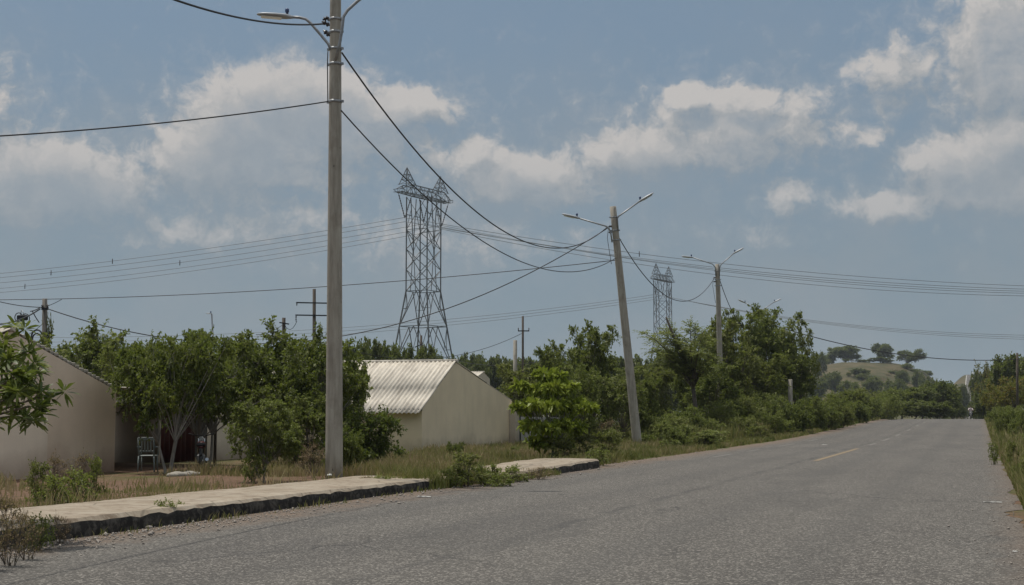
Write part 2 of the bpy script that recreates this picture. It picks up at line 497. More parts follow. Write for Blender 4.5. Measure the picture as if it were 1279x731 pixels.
def mat_grass():
    m, t, bs, out = newmat('grass')
    geo = t.n('ShaderNodeNewGeometry')
    pos = geo.outputs['Position']
    n1 = t.noise(pos, .35, 3, .6)
    Y = t.n('ShaderNodeSeparateXYZ', inp={0: pos}).outputs[1]
    f = t.math('ADD', t.math('MULTIPLY', geo.outputs['Random Per Island'], .5), t.math('MULTIPLY', t.mapr(n1, .32, .68), .5))
    left = t.mapr(t.n('ShaderNodeSeparateXYZ', inp={0: pos}).outputs[0], -11.5, -12.5)
    f = t.math('ADD', f, t.math('MULTIPLY', left, t.mapr(Y, 75, 24, 0, .26)))        # parched on the dry yard side
    c = t.ramp(f, [(.0, (.085, .110, .024)), (.28, (.140, .160, .038)), (.52, (.215, .205, .068)), (.76, (.28, .23, .11)), (1, (.34, .255, .145))])
    put(t, bs.inputs['Base Color'], c); bs.inputs['Roughness'].default_value = .6
    bs.inputs['Specular IOR Level'].default_value = .25
    tr = t.n('ShaderNodeBsdfTranslucent'); put(t, tr.inputs[0], c)
    mx = t.n('ShaderNodeMixShader', inp={0: .3})
    t.nt.links.new(bs.outputs[0], mx.inputs[1]); t.nt.links.new(tr.outputs[0], mx.inputs[2]); t.nt.links.new(mx.outputs[0], out.inputs[0])
    return m
M['grass'] = mat_grass()

# ------------------------------------------------------------------ setting: ground, road, markings, pavement
def axis(parts):
    out = []
    for a, b, st in parts: out += list(np.arange(a, b, st))
    return np.array(out + [parts[-1][1]])
xs = axis([(-6000, -1000, 500), (-1000, -300, 50), (-300, -60, 10), (-60, -24, 2), (-24, -9, .4), (-9, 0, 1.5), (0, 4, .25), (4, 14, 1), (14, 60, 3), (60, 300, 12), (300, 1000, 50), (1000, 6000, 500)])
ys = axis([(-60, 4, 4), (4, 60, .6), (60, 180, 1.5), (180, 500, 8), (500, 1300, 14), (1300, 2000, 70), (2000, 8000, 500)])
GX, GY = np.meshgrid(xs, ys)
GZ = ground(GX, GY)
nx, ny = len(xs), len(ys)
V = np.stack([GX.ravel(), GY.ravel(), GZ.ravel()], 1)
I = np.arange(nx * ny).reshape(ny, nx)
Fq = np.stack([I[:-1, :-1].ravel(), I[:-1, 1:].ravel(), I[1:, 1:].ravel(), I[1:, :-1].ravel()], 1)
tag(link('ground', mesh_np('ground', V, Fq, [M['soil']], True)), kind='structure')

def strip(name, Y, xl, xr, dz, mat, cols=2, zfun=road_z):
    Y = np.asarray(Y, float); n = len(Y)
    s = np.linspace(0, 1, cols)
    XX = xl[:, None] * (1 - s) + xr[:, None] * s
    YY = np.repeat(Y[:, None], cols, 1); ZZ = np.repeat((zfun(Y) + dz)[:, None], cols, 1)
    V = np.stack([XX.ravel(), YY.ravel(), ZZ.ravel()], 1)
    I = np.arange(n * cols).reshape(n, cols)
    Fq = np.stack([I[:-1, :-1].ravel(), I[:-1, 1:].ravel(), I[1:, 1:].ravel(), I[1:, :-1].ravel()], 1)
    return link(name, mesh_np(name, V, Fq, [mat], True))

rng0 = np.random.default_rng(5)
ry = axis([(-50, 0, 5), (0, 100, .3), (100, 180, 1), (180, 1500, 8)])
rag = lambda n, a: np.convolve(rng0.normal(0, 1, n + 8), np.ones(5) / 5, 'same')[4:n + 4] * a
amp = np.where(ry < 180, 1.0, 0.2)
rl = road_l(ry) + np.clip(rag(len(ry), .22), -.05, .3) * amp * (ry > 38) - .12 * (ry < 40)
rr = road_r(ry) + np.clip(rag(len(ry), .26), -.3, .05) * amp
tag(strip('road', ry, rl, rr, 0.0, M['asphalt'], 14), kind='structure')

def dash(name, x, y0, y1, w, mat):
    Y = np.linspace(y0, y1, max(2, int((y1 - y0) / 1.0) + 1))
    tag(strip(name, Y, np.full(len(Y), x - w / 2), np.full(len(Y), x + w / 2), .006, mat), kind='structure')
dash('centre_line', -4.98, 46.4, 63.2, .17, M['line_yellow'])
for a, b in ((70, 74.5), (80, 86), (93, 98), (108, 113), (124, 130), (140, 146)):
    dash('worn_centre_line', -4.98, a, b, .15, M['line_faint'])
for a, b in ((49, 53), (57, 60), (66, 72), (78, 83)):
    dash('worn_edge_line', -8.75, a, b, .13, M['line_faint'])
Yf = np.linspace(940, 1060, 30)
tag(strip('far_edge_line', Yf, road_l(Yf) - .6, road_l(Yf) - .1, .05, M['line_white']), kind='structure')

def pavement(name, y0, y1, xb, xf, h0, h1, seed):
    """slab with an uneven kerb edge; dark painted kerb face"""
    rg = np.random.default_rng(seed)
    Y = np.arange(y0, y1 + .01, .22); n = len(Y)
    t = (Y - y0) / (y1 - y0)
    h = h0 + (h1 - h0) * t + np.convolve(rg.normal(0, 1, n + 6), np.ones(7) / 7, 'same')[3:n + 3] * .009
    fx = xf + np.convolve(rg.normal(0, 1, n + 6), np.ones(5) / 5, 'same')[3:n + 3] * .020
    bx = xb + np.convolve(rg.normal(0, 1, n + 6), np.ones(9) / 9, 'same')[3:n + 3] * .22
    chip = np.abs(rg.normal(0, 1, n)) * .014 + .03 * (rg.random(n) < .06)
    joint = (np.arange(n) % 7 == 3)                            # gaps between the kerb stones
    chip = chip + joint * .016
    ragend = rg.normal(0, .10, n) * (1 - sstep(0, 1.2, np.minimum(Y - y0, y1 - Y)))
    fx = fx + ragend - .25 * (1 - sstep(0, .5, np.minimum(Y - y0, y1 - Y)))
    end = sstep(0, .8, np.minimum(Y - y0, y1 - Y))
    h = h * (.72 + .28 * end)
    prof = lambda i: [(bx[i], -.25), (bx[i], h[i] - .015), (bx[i] + .3, h[i]), ((bx[i] + fx[i]) / 2, h[i] + .012), (fx[i] - .16, h[i]), (fx[i] - .035 - chip[i], h[i] - .004), (fx[i], h[i] - .035 - chip[i]), (fx[i] + .015, h[i] * .5), (fx[i] + .03, -.25)]
    V = []; Fq = []; mi = []
    k = 9
    for i in range(n):
        rz = float(road_z(Y[i]))
        V += [(a, Y[i], b + rz) for a, b in prof(i)]
    for i in range(n - 1):
        for j in range(k - 1):
            Fq.append((i * k + j, i * k + j + 1, i * k + k + j + 1, i * k + k + j)); mi.append(1 if j >= 6 else 0)
    me = bpy.data.meshes.new(name)
    Fq.append(tuple(range(k - 1, -1, -1))); Fq.append(tuple(range((n - 1) * k, n * k))); mi += [1, 1]
    me.from_pydata(V, [], [tuple(reversed(f)) for f in Fq])
    me.materials.append(M['walk']); me.materials.append(M['kerb_face'])
    me.polygons.foreach_set('material_index', mi)
    me.update()
    return tag(link(name, me), kind='structure')
pavement('pavement', 6, 28.5, -12.45, -10.45, .26, .20, 1)
pavement('pavement', 30.2, 39.3, -11.9, -10.05, .16, .26, 2)

# ------------------------------------------------------------------ sky and sun
SUN_EL = 70.0
SUN_H = Vector((-.97, .24, 0)).normalized()
to_sun = Vector((SUN_H.x * math.cos(R(SUN_EL)), SUN_H.y * math.cos(R(SUN_EL)), math.sin(R(SUN_EL))))
sun_d = bpy.data.lights.new('sun', 'SUN')
sun_d.energy = 3.15; sun_d.angle = R(.5); sun_d.color = (1, .955, .88)
sun = bpy.data.objects.new('sun', sun_d); COL.objects.link(sun)
sun.rotation_euler = to_sun.to_track_quat('Z', 'Y').to_euler()
sun.location = (0, 0, 60)

def build_world():
    w = bpy.data.worlds.new('World'); SC.world = w; w.use_nodes = True
    nt = w.node_tree; nt.nodes.clear(); t = NT(nt)
    out = t.n('ShaderNodeOutputWorld'); bg = t.n('ShaderNodeBackground')
    nt.links.new(bg.outputs[0], out.inputs[0])
    STR = .10
    bg.inputs[1].default_value = STR
    sky = t.n('ShaderNodeTexSky', sky_type='NISHITA', sun_disc=False, sun_elevation=R(SUN_EL),
              sun_rotation=math.atan2(to_sun.x, to_sun.y), altitude=50, air_density=1.0, dust_density=1.5, ozone_density=1.5)
    d = t.n('ShaderNodeTexCoord').outputs['Generated']
    s = t.n('ShaderNodeSeparateXYZ', inp={0: d})
    DEG = 180 / math.pi
    az = t.math('MULTIPLY', t.math('ARCTAN2', s.outputs[0], s.outputs[1]), DEG)
    el = t.math('MULTIPLY', t.math('ARCSINE', s.outputs[2]), DEG)
    P = t.n('ShaderNodeCombineXYZ', inp={0: az, 1: el}).outputs[0]
    def direction(px, py):
        v = at(px, py, 1.0) - Vector((0, 0, CAMZ)); v.normalize()
        return math.atan2(v.x, v.y) * DEG, math.asin(v.z) * DEG
    # cumulus: (photo x, y, half width, half height, weight)
    blobs = [(345, 118, 50, 34, 1.0), (300, 160, 62, 40, 1.0), (405, 130, 58, 36, 1.0), (500, 132, 66, 22, .95), (250, 195, 48, 36, .85), (330, 205, 95, 34, .62), (440, 170, 80, 30, .7),
             (268, 112, 30, 30, .50), (40, 208, 78, 30, .95), (110, 232, 60, 28, .85), (20, 250, 90, 26, .6), (652, 218, 62, 26, .9), (590, 192, 34, 18, .62), (690, 238, 60, 20, .6), (542, 200, 16, 10, .55),
             (862, 122, 26, 15, .95), (932, 122, 34, 13, .95), (930, 160, 82, 36, .66), (800, 188, 58, 26, .85), (1000, 150, 26, 34, .5), (880, 190, 90, 26, .5),
             (1112, 90, 48, 36, .66), (1078, 170, 28, 16, .5), (1250, 30, 58, 50, .85), (1262, 95, 60, 34, .75), (1215, 200, 62, 26, 1.0), (1272, 172, 40, 22, 1.0), (1250, 238, 84, 26, .8),
             (1105, 256, 46, 16, .8), (985, 250, 38, 18, .62), (960, 290, 60, 16, .4), (240, 290, 100, 20, .42), (400, 275, 60, 18, .42), (520, 330, 150, 18, .3),
             (380, 175, 170, 70, .52), (70, 235, 150, 45, .5), (650, 225, 110, 40, .5), (900, 165, 150, 60, .5), (1240, 215, 120, 60, .52), (1240, 60, 90, 80, .52), (560, 300, 240, 36, .42), (250, 285, 170, 34, .45),
             (-180, 120, 150, 60, .9), (-420, 220, 150, 50, .8), (1450, 90, 100, 50, .9), (1600, 240, 130, 40, .8)]
    # density as a group so that it can be sampled twice
    gr = bpy.data.node_groups.new('cloud_density', 'ShaderNodeTree')
    gr.interface.new_socket('P', in_out='INPUT', socket_type='NodeSocketVector')
    gr.interface.new_socket('D', in_out='OUTPUT', socket_type='NodeSocketFloat')
    q = NT(gr); gi = q.n('NodeGroupInput'); go = q.n('NodeGroupOutput')
    wn = q.n('ShaderNodeTexNoise', inp={'Vector': gi.outputs[0], 'Scale': .55, 'Detail': 4.0, 'Roughness': .6})
    off = q.n('ShaderNodeVectorMath', operation='SUBTRACT', inp={0: wn.outputs['Color'], 1: (.5, .5, .5)}).outputs[0]
    off = q.n('ShaderNodeVectorMath', operation='MULTIPLY', inp={0: off, 1: (1.5, 1.2, 0)}).outputs[0]
    PW = q.n('ShaderNodeVectorMath', operation='ADD', inp={0: gi.outputs[0], 1: off}).outputs[0]
    acc = None
    for (x, y, hw, hh, wt) in blobs:
        a, e = direction(x, y)
        k = 1776 * math.pi / 180   # px per degree
        v = q.n('ShaderNodeVectorMath', operation='SUBTRACT', inp={0: PW, 1: (a, e, 0)}).outputs[0]
        v = q.n('ShaderNodeVectorMath', operation='MULTIPLY', inp={0: v, 1: (k / hw * .80, k / hh * .80, 0)}).outputs[0]
        l = q.n('ShaderNodeVectorMath', operation='DOT_PRODUCT', inp={0: v, 1: v}).outputs['Value']
        b = q.math('MULTIPLY', q.math('EXPONENT', q.math('MULTIPLY', l, -1.0)), wt)
        acc = b if acc is None else q.math('MAXIMUM', q.math('ADD', q.math('MULTIPLY', q.math('MINIMUM', acc, b), .25), q.math('MAXIMUM', acc, b)), 0.0)
    n1 = q.n('ShaderNodeTexNoise', inp={'Vector': PW, 'Scale': 1.15, 'Detail': 9.0, 'Roughness': .56}).outputs[0]
    nf = q.n('ShaderNodeTexNoise', inp={'Vector': PW, 'Scale': 4.2, 'Detail': 6.0, 'Roughness': .6}).outputs[0]
    D = q.math('ADD', acc, q.math('ADD', q.math('MULTIPLY', q.math('SUBTRACT', n1, .5), 1.05), q.math('MULTIPLY', q.math('SUBTRACT', nf, .5), .30)))
    gr.links.new(D, go.inputs[0])
    def dens(vec):
        nd = t.n('ShaderNodeGroup'); nd.node_tree = gr
        nt.links.new(vec, nd.inputs[0]); return nd.outputs[0]
    D0 = dens(P)
    P2 = t.n('ShaderNodeVectorMath', operation='ADD', inp={0: P, 1: (-.35, .95, 0)}).outputs[0]
    D1 = dens(P2)
    alpha = t.math('ADD', t.mapr(D0, .30, .66, 0, .74, True), t.mapr(D0, .06, .50, 0, .30, True))
    lit = t.math('MULTIPLY', t.mapr(t.math('SUBTRACT', D0, D1), -.34, .42), t.mapr(D1, 1.15, .30))
    k = 1 / STR
    lit = t.math('MAXIMUM', lit, t.math('MULTIPLY', t.mapr(D0, .42, .95), t.mapr(D1, 1.5, .7, .22, .62)))   # thick cloud stays pale inside
    # haze towards the horizon
    hz = t.mapr(el, 15.5, 1.0, 0, 1)
    top = t.mix(.80, sky.outputs[0], tuple(x * k for x in (.180, .254, .332)))
    top = t.mix(t.mapr(el, 20, 42, 0, .8, True), top, tuple(x * k for x in (.84, .85, .86)))     # overhead sky, out of view, brightened as added fill light
    base = t.mix(t.math('MULTIPLY', hz, .93), top, tuple(x * k for x in (.215, .272, .315)))
    veil = t.mapr(t.noise(P, .16, 5, .6), .42, .72)
    base = t.mix(t.math('MULTIPLY', t.math('MULTIPLY', veil, t.mapr(el, 18, 7)), .62), base, tuple(x * k for x in (.290, .318, .342)))
    shade = tuple(x * k for x in (.265, .300, .332)); bright = tuple(x * k for x in (.54, .515, .495))
    cc = t.mix(lit, shade, bright)
    soft = t.mapr(D1, .55, 1.1, 1.0, .62)                        # bases melt into the haze
    thick = t.math('MULTIPLY', t.math('MULTIPLY', alpha, soft), t.mapr(el, 3.0, 11, .30, .90))
    col = t.mix(thick, base, cc)
    nt.links.new(col, bg.inputs[0])
build_world()
SC.world.cycles.sampling_method = 'MANUAL'; SC.world.cycles.sample_map_resolution = 256

SC.view_settings.view_transform = 'Standard'
SC.view_settings.look = 'None'
SC.view_settings.exposure = 0.0
SC.view_settings.gamma = 1.0
try: SC.view_settings.use_curve_mapping = False
except Exception: pass
SC.render.engine = 'CYCLES'
SC.cycles.max_bounces = 6
SC.cycles.transparent_max_bounces = 8
SC.cycles.volume_bounces = 0

# ------------------------------------------------------------------ trees
UPV = np.array([0, 0, 1.0])
def nrm(a): return a / np.maximum(np.linalg.norm(a, axis=-1, keepdims=True), 1e-9)

def leaves(rg, c, cr, sprays, lps, L, W, zb=.25, droop=.15, spread=.9, squash=1.0, twig=True):
    """leaf quads on short twigs thrown out of every clump centre"""
    n = len(c)
    ci = np.repeat(np.arange(n), sprays)
    d = rg.normal(0, 1, (len(ci), 3)); d[:, 2] *= squash; d = nrm(d); d[:, 2] += zb; d = nrm(d)
    r = cr[ci][:, None]
    st = c[ci] + d * r * .12
    ln = r * rg.uniform(.42, .98, (len(ci), 1))
    t = (np.linspace(.18, 1, lps)[None, :] + rg.uniform(-.06, .06, (len(ci), lps)))[..., None]
    pos = st[:, None] + d[:, None] * ln[:, None] * t
    pos[..., 2] -= (droop * ln * t[..., 0] ** 2)
    sd = nrm(rg.normal(0, 1, pos.shape))
    ld = nrm(d[:, None] * .55 + sd * spread + np.array([0, 0, -.12]))
    nv = nrm(UPV + rg.normal(0, .55, pos.shape))
    side = nrm(np.cross(ld, nv)); nn = np.cross(side, ld)
    sc = rg.uniform(.65, 1.25, pos.shape[:2])[..., None]
    b = pos; tip = b + ld * L * sc - UPV * (L * .12) * sc
    mid = b + ld * L * .48 * sc + nn * (W * .18) * sc
    v = np.stack([b, mid + side * W * .5 * sc, tip, mid - side * W * .5 * sc], 2).reshape(-1, 3)
    Fq = np.arange(len(v)).reshape(-1, 4)
    tw = None
    if twig:
        e = st + d * ln; e[:, 2] -= droop * ln[:, 0]
        tw = (st, e)
    return v, Fq, tw

def twig_mesh(st, e, r):
    n = len(st)
    d = nrm(e - st); a = nrm(np.cross(d, np.array([.31, .77, .55]))); b = np.cross(d, a)
    vs = []
    for k in range(3):
        th = 2 * math.pi * k / 3
        vs.append(st + (a * math.cos(th) + b * math.sin(th)) * r)
    for k in range(3):
        th = 2 * math.pi * k / 3
        vs.append(e + (a * math.cos(th) + b * math.sin(th)) * r * .4)
    V = np.stack(vs, 1).reshape(-1, 3)
    o = np.arange(n)[:, None] * 6
    F_ = np.concatenate([o + np.array([k, (k + 1) % 3, 3 + (k + 1) % 3, 3 + k]) for k in range(3)])
    return V, F_

def clump_cloud(rg, n, H, cb, rx, shape, rough=.22):
    """clump centres in an uneven envelope"""
    pts = []
    ph = rg.uniform(0, 6.28, 6); am = rg.uniform(.5, 1, 6)
    while len(pts) < n:
        p = rg.uniform(-1, 1, 3)
        rr = np.linalg.norm(p)
        a = math.atan2(p[1], p[0])
        lim = 1 + rough * (am[0] * math.sin(2 * a + ph[0] + 2 * p[2]) + am[1] * math.sin(3 * a + ph[1] - 3 * p[2]) + am[2] * math.sin(5 * a + ph[2] + 5 * p[2])) / 1.3
        if rr > lim or rr < .38 * rg.uniform(.2, 1): continue
        if shape == 'flatbase' and p[2] < -.55: continue
        if shape == 'cone' and math.hypot(p[0], p[1]) > (1 - p[2]) * .55 + .12: continue
        if pts and min(np.linalg.norm((np.array(pts) - p), axis=1)) < .9 / n ** (1 / 3) * .72: continue
        pts.append(p)
    p = np.array(pts)
    return np.stack([p[:, 0] * rx, p[:, 1] * rx, (H + cb) / 2 + p[:, 2] * (H - cb) / 2], 1)

def gen_tree(name, seed, H, rx, cb, n, cr, sprays, lps, L, W, leaf, bark, tr=.09, stems=1, shape='round', tiers=None, zb=.25, droop=.15, spread=.9, squash=1.0, fork=.45, rough=.22):
    rg = np.random.default_rng(seed)
    if tiers:
        c = []
        for z, r_, k in tiers:
            for i in range(k):
                a = 2 * math.pi * (i + rg.uniform(-.3, .3)) / k + z * 2; q = r_ * rg.uniform(.35, 1.05)
                c.append((q * math.cos(a), q * math.sin(a), z + rg.uniform(-.08, .08) * H * .4))
        c = np.array(c)
    else:
        c = clump_cloud(rg, n, H - cr * .55, cb + cr * .3, rx - cr * .5, shape, rough)
    crr = cr * rg.uniform(.65, 1.2, len(c))
    V, Fq, tw = leaves(rg, c, crr, sprays, lps, L, W, zb, droop, spread, squash)
    crown = mesh_np(name + '_crown', V, Fq, [M[leaf]])
    # wood
    mb = MB()
    fz = max(.12, cb * fork + .1)
    stemtops = []
    for s in range(stems):
        a = 2 * math.pi * s / stems + rg.uniform(0, 1); q = 0 if stems == 1 else tr * 1.3
        lean = rg.uniform(.03, .12) * H if stems == 1 else rg.uniform(.12, .25) * H * .5
        top = Vector((lean * math.cos(a), lean * math.sin(a), fz + (cb - fz) * rg.uniform(.2, .8)))
        b0 = Vector((q * math.cos(a), q * math.sin(a), -.15))
        mid = b0.lerp(top, .5) + Vector((rg.normal(0, .05), rg.normal(0, .05), 0)) * H * .2
        pts = [b0, Vector((b0.x * 1.05, b0.y * 1.05, .12)), mid, top]
        rr_ = tr if stems == 1 else tr * .7
        mb.tube(pts, [rr_ * 1.5, rr_ * 1.05, rr_ * .85, rr_ * .7], 8, 0, False)
        stemtops.append((top, rr_ * .7))
    for i in range(len(c)):
        e = Vector(c[i]); s0, r0 = min(stemtops, key=lambda st: (Vector((st[0].x * 4, st[0].y * 4, 0)) - Vector((e.x, e.y, 0))).length)
        ctrl = s0.lerp(e, .45) + Vector((0, 0, .25 * (e - s0).length * (.4 if e.z > s0.z else .8)))
        ctrl += Vector(rg.normal(0, .06, 3)) * (e - s0).length
        k = 6
        pts = [(1 - t) ** 2 * s0 + 2 * t * (1 - t) * ctrl + t * t * e for t in [j / k for j in range(k + 1)]]
        rb = r0 * rg.uniform(.28, .55)
        mb.tube(pts, [rb * (1 - .8 * j / k) + .004 for j in range(k + 1)], 5, 0, False)
    wood = mb.mesh(name + '_wood', M[bark])
    if tw is not None and H < 9:
        tv, tf = twig_mesh(tw[0], tw[1], max(.004, cr * .008))
        wv = np.array([v.co[:] for v in wood.vertices]); 
        # merge twigs into the wood mesh
        import bmesh
        tm = mesh_np('tmp', tv, tf)
        bm = bmesh.new(); bm.from_mesh(wood); bm.from_mesh(tm); bm.to_mesh(wood); bm.free()
        bpy.data.meshes.remove(tm)
        wood.polygons.foreach_set('use_smooth', np.ones(len(wood.polygons), dtype=bool))
    return dict(H=H, rx=rx, crown=crown, wood=wood)

P = {}
for i in range(3):
    P['yard%d' % i] = gen_tree('yard', 11 + i, 4.4, 2.3, 1.25, 58, .64, 20, 14, .140, .078, 'leaf_yard', 'bark_pale', .10, stems=2 + (i % 2), fork=.5, rough=.34)
P['yardb'] = gen_tree('yardb', 16, 4.2, 2.4, 1.2, 60, .62, 20, 14, .15, .085, 'leaf_bush', 'bark_pale', .10, stems=3, fork=.5, rough=.3)
P['yardd'] = gen_tree('yardd', 18, 4.6, 2.2, .5, 60, .64, 19, 14, .145, .08, 'leaf_yard', 'bark', .10, stems=3, fork=.5, rough=.4)
P['almond'] = gen_tree('almond', 21, 3.2, 1.9, .5, 0, .46, 15, 9, .26, .14, 'leaf_bright', 'bark_pale', .07,
                       tiers=[(.62, 1.0, 4), (1.25, 1.75, 10), (1.95, 1.9, 12), (2.55, 1.3, 8), (2.95, .6, 4)], zb=.12, squash=.18, droop=.12)
for i in range(3):
    P['tall%d' % i] = gen_tree('tall', 31 + i, 8.0, 2.9, 1.6, 42, 1.0, 20, 13, .26, .125, ['leaf_yard', 'leaf_bush', 'leaf_olive'][i], 'bark', .14, stems=1 + (i == 1), fork=.6, rough=.55, droop=.3)
for i in range(2):
    P['far%d' % i] = gen_tree('far', 41 + i, 9.0, 4.4, 1.6, 58, 1.4, 17, 9, .52, .30, 'leaf_far', 'bark', .22, fork=.6, rough=.3)
P['crown2'] = gen_tree('spreading', 46, 9.0, 5.4, 2.2, 50, 1.4, 17, 9, .52, .30, 'leaf_far', 'bark', .28, shape='flatbase', fork=.6, rough=.3)
P['orange'] = gen_tree('orange', 48, 9.0, 4.8, 1.8, 44, 1.35, 14, 8, .42, .24, 'leaf_orange', 'bark', .22, fork=.6, rough=.3)
for i in range(4):
    P['bush%d' % i] = gen_tree('bush', 51 + i, 2.0, 1.35, .1, 38, .52, 17, 11, .135, .065, ['leaf_bush', 'leaf_yard', 'leaf_olive', 'leaf_dark'][i], 'bark', .035, stems=4, fork=1.0, rough=.4)
P['bush4'] = gen_tree('bush', 58, 2.0, 1.4, .1, 36, .50, 16, 10, .12, .05, 'leaf_weed', 'bark', .03, stems=5, fork=1.0, rough=.55, zb=.5)
P['weed'] = gen_tree('weed', 61, .55, .36, .03, 13, .20, 8, 7, .065, .034, 'leaf_weed', 'bark', .010, stems=4, fork=1, rough=.4, zb=.5)
P['weeddry'] = gen_tree('weeddry', 62, .9, .42, .05, 16, .26, 8, 6, .06, .018, 'leaf_dry', 'bark', .010, stems=5, fork=1, rough=.4, zb=.9)
P['weedtall'] = gen_tree('weedtall', 63, 1.3, .42, .1, 18, .27, 9, 8, .085, .032, 'leaf_olive', 'bark', .012, stems=5, fork=1, rough=.4, zb=.8)
P['dryshrub'] = gen_tree('dryshrub', 64, 1.7, 1.1, .15, 24, .42, 11, 7, .075, .03, 'leaf_dry', 'bark', .03, stems=5, fork=1, rough=.4, zb=.5)

def plant(name, proto, X, Y, label, cat, H, group=None, wide=None, rz=None, z=None, parts=('trunk', 'crown')):
    """one plant as an Empty with its wood and its leaves"""
    p = P[proto]
    zz = g(X, Y) if z is None else z
    s = H / p['H']; sx = s if wide is None else wide / p['rx']
    o = empty(name, (X, Y, zz - .03), label, cat, group, random.uniform(0, 6.28) if rz is None else rz)
    o.scale = (sx, sx, s)
    link(parts[0], p['wood'], o); link(parts[1], p['crown'], o)
    return o

def plant_px(name, proto, px, top, d, label, cat, wpx=None, group=None, rz=None, parts=('trunk', 'crown'), hmin=.3):
    b = gp(px, d)
    H = max(hmin, z_for(b.x, b.y, top) - b.z)
    wide = None if wpx is None else wpx * d / F / 2
    return plant(name, proto, b.x, b.y, label, cat, H * 1.02, group, wide, rz, None, parts)

# yard trees on the left
plant_px('yard_tree', 'yard0', 112, 404, 54, 'dark yard tree rising behind the roof edge of the left beige house', 'tree', 165)
plant_px('yard_tree', 'yard1', 212, 411, 37.5, 'yard tree with a pale forked trunk beside the plastic chair', 'tree', 132)
plant_px('yard_tree', 'yard2', 258, 408, 39.5, 'yard tree with a leaning trunk standing by the parked motorcycle', 'tree', 146)
plant_px('yard_tree', 'yard0', 338, 405, 43, 'tall dark yard tree behind the bright round one near the pavement', 'tree', 160)
plant_px('round_yard_tree', 'yardb', 330, 498, 31.5, 'low bright round tree on bare soil left of the tall concrete lamp post', 'tree', 106)
plant_px('yard_tree', 'yard0', 395, 412, 41, 'broad yard tree directly behind the tall concrete lamp post', 'tree', 140)
plant_px('yard_tree', 'yard1', 432, 446, 43, 'small yard tree whose branch covers the corner of the grey corrugated roof', 'tree', 60)
plant_px('yard_tree', 'yardd', 382, 490, 38, 'dense low tree filling the gap behind the foot of the tall lamp post', 'tree', 95)
plant_px('yard_tree', 'yard2', 178, 426, 47, 'shadowed yard tree behind the porch with the red curtain', 'tree', 100)
plant_px('dry_shrub', 'dryshrub', 392, 548, 33.5, 'dry reddish shrub left of the foot of the tall lamp post', 'shrub', 44, parts=('stems', 'twigs'))
plant_px('shrub', 'bush3', 462, 512, 40, 'dark open shrub in front of the wall of the corrugated-roof house', 'shrub', 92, parts=('stems', 'foliage'))
plant_px('shrub', 'bush1', 430, 528, 35, 'small dark shrub touching the right side of the tall lamp post', 'shrub', 50, parts=('stems', 'foliage'))
plant_px('sapling', 'bush1', 568, 548, 46, 'little green sapling against the gable of the corrugated-roof house', 'plant', 24, parts=('stems', 'foliage'))
plant_px('almond_tree', 'almond', 688, 462, 44, 'bright green tiered tree with large leaves beside the corrugated-roof house', 'tree', 112, rz=.6)

# big-leaved tree at the left edge: only its right-hand boughs are seen
def lance_tree():
    rg = np.random.default_rng(77)
    d = 17.0
    base = gp(-85, d)
    o = empty('big_leaf_tree', base, 'tree with long glossy lance leaves reaching in front of the left beige house', 'tree')
    ends = []
    for (px, py, dd) in [(30, 440, 16.6), (20, 470, 16.2), (50, 497, 16.4), (38, 508, 16.2), (8, 430, 17), (5, 500, 16), (18, 520, 16.8), (-20, 450, 17), (-30, 490, 17.3), (-60, 420, 17), (-100, 440, 16.6), (-130, 480, 17), (-70, 500, 17.6), (-40, 400, 17.2), (-110, 390, 17.2), (-150, 430, 17.8), (42, 488, 16.9), (20, 492, 17.2), (-5, 462, 16.4), (-2, 520, 16.3), (12, 452, 17.4), (36, 460, 17)]:
        ends.append(at(px, py, dd) - base)
    mb = MB()
    top = Vector((.1, 0, 1.15))
    mb.tube([(0, 0, -.2), (.02, .01, .5), top], [.13, .10, .085], 10)
    for e in ends:
        ctrl = top.lerp(e, .5) + Vector((0, 0, .12))
        mb.tube([(1 - t) ** 2 * top + 2 * t * (1 - t) * ctrl + t * t * e for t in [j / 6 for j in range(7)]], [.035 * (1 - .75 * j / 6) for j in range(7)], 6, 0, False)
    mb.build('trunk', M['bark'], o)
    # rosettes of lance leaves
    V = []
    for e in ends:
        for k in range(4):
            c = np.array(e) + rg.normal(0, .10, 3)
            m = 22
            dd = rg.normal(0, 1, (m, 3)); dd[:, 2] = dd[:, 2] * .6 + .25; dd = nrm(dd)
            L = rg.uniform(.11, .20, (m, 1)); W = L * .25
            nv = nrm(UPV + rg.normal(0, .4, (m, 3))); sd = nrm(np.cross(dd, nv))
            b = c + dd * .02
            m1 = b + dd * L * .35; m2 = b + dd * L * .72 - UPV * L * .04; tip = b + dd * L - UPV * L * .16
            V.append(np.stack([b, m1 + sd * W * .5, m1 - sd * W * .5, m2 + sd * W * .42, m2 - sd * W * .42, tip + sd * .004, tip - sd * .004, b + sd * .006], 1))
    V = np.concatenate(V); n = len(V)
    ofs = np.arange(n)[:, None] * 8
    Fq = np.concatenate([ofs + np.array(q) for q in ([0, 7, 1, 2], [2, 1, 3, 4], [4, 3, 5, 6])])
    link('crown', mesh_np('lance_crown', V.reshape(-1, 3), Fq, [M['leaf_lance']]), o)
lance_tree()

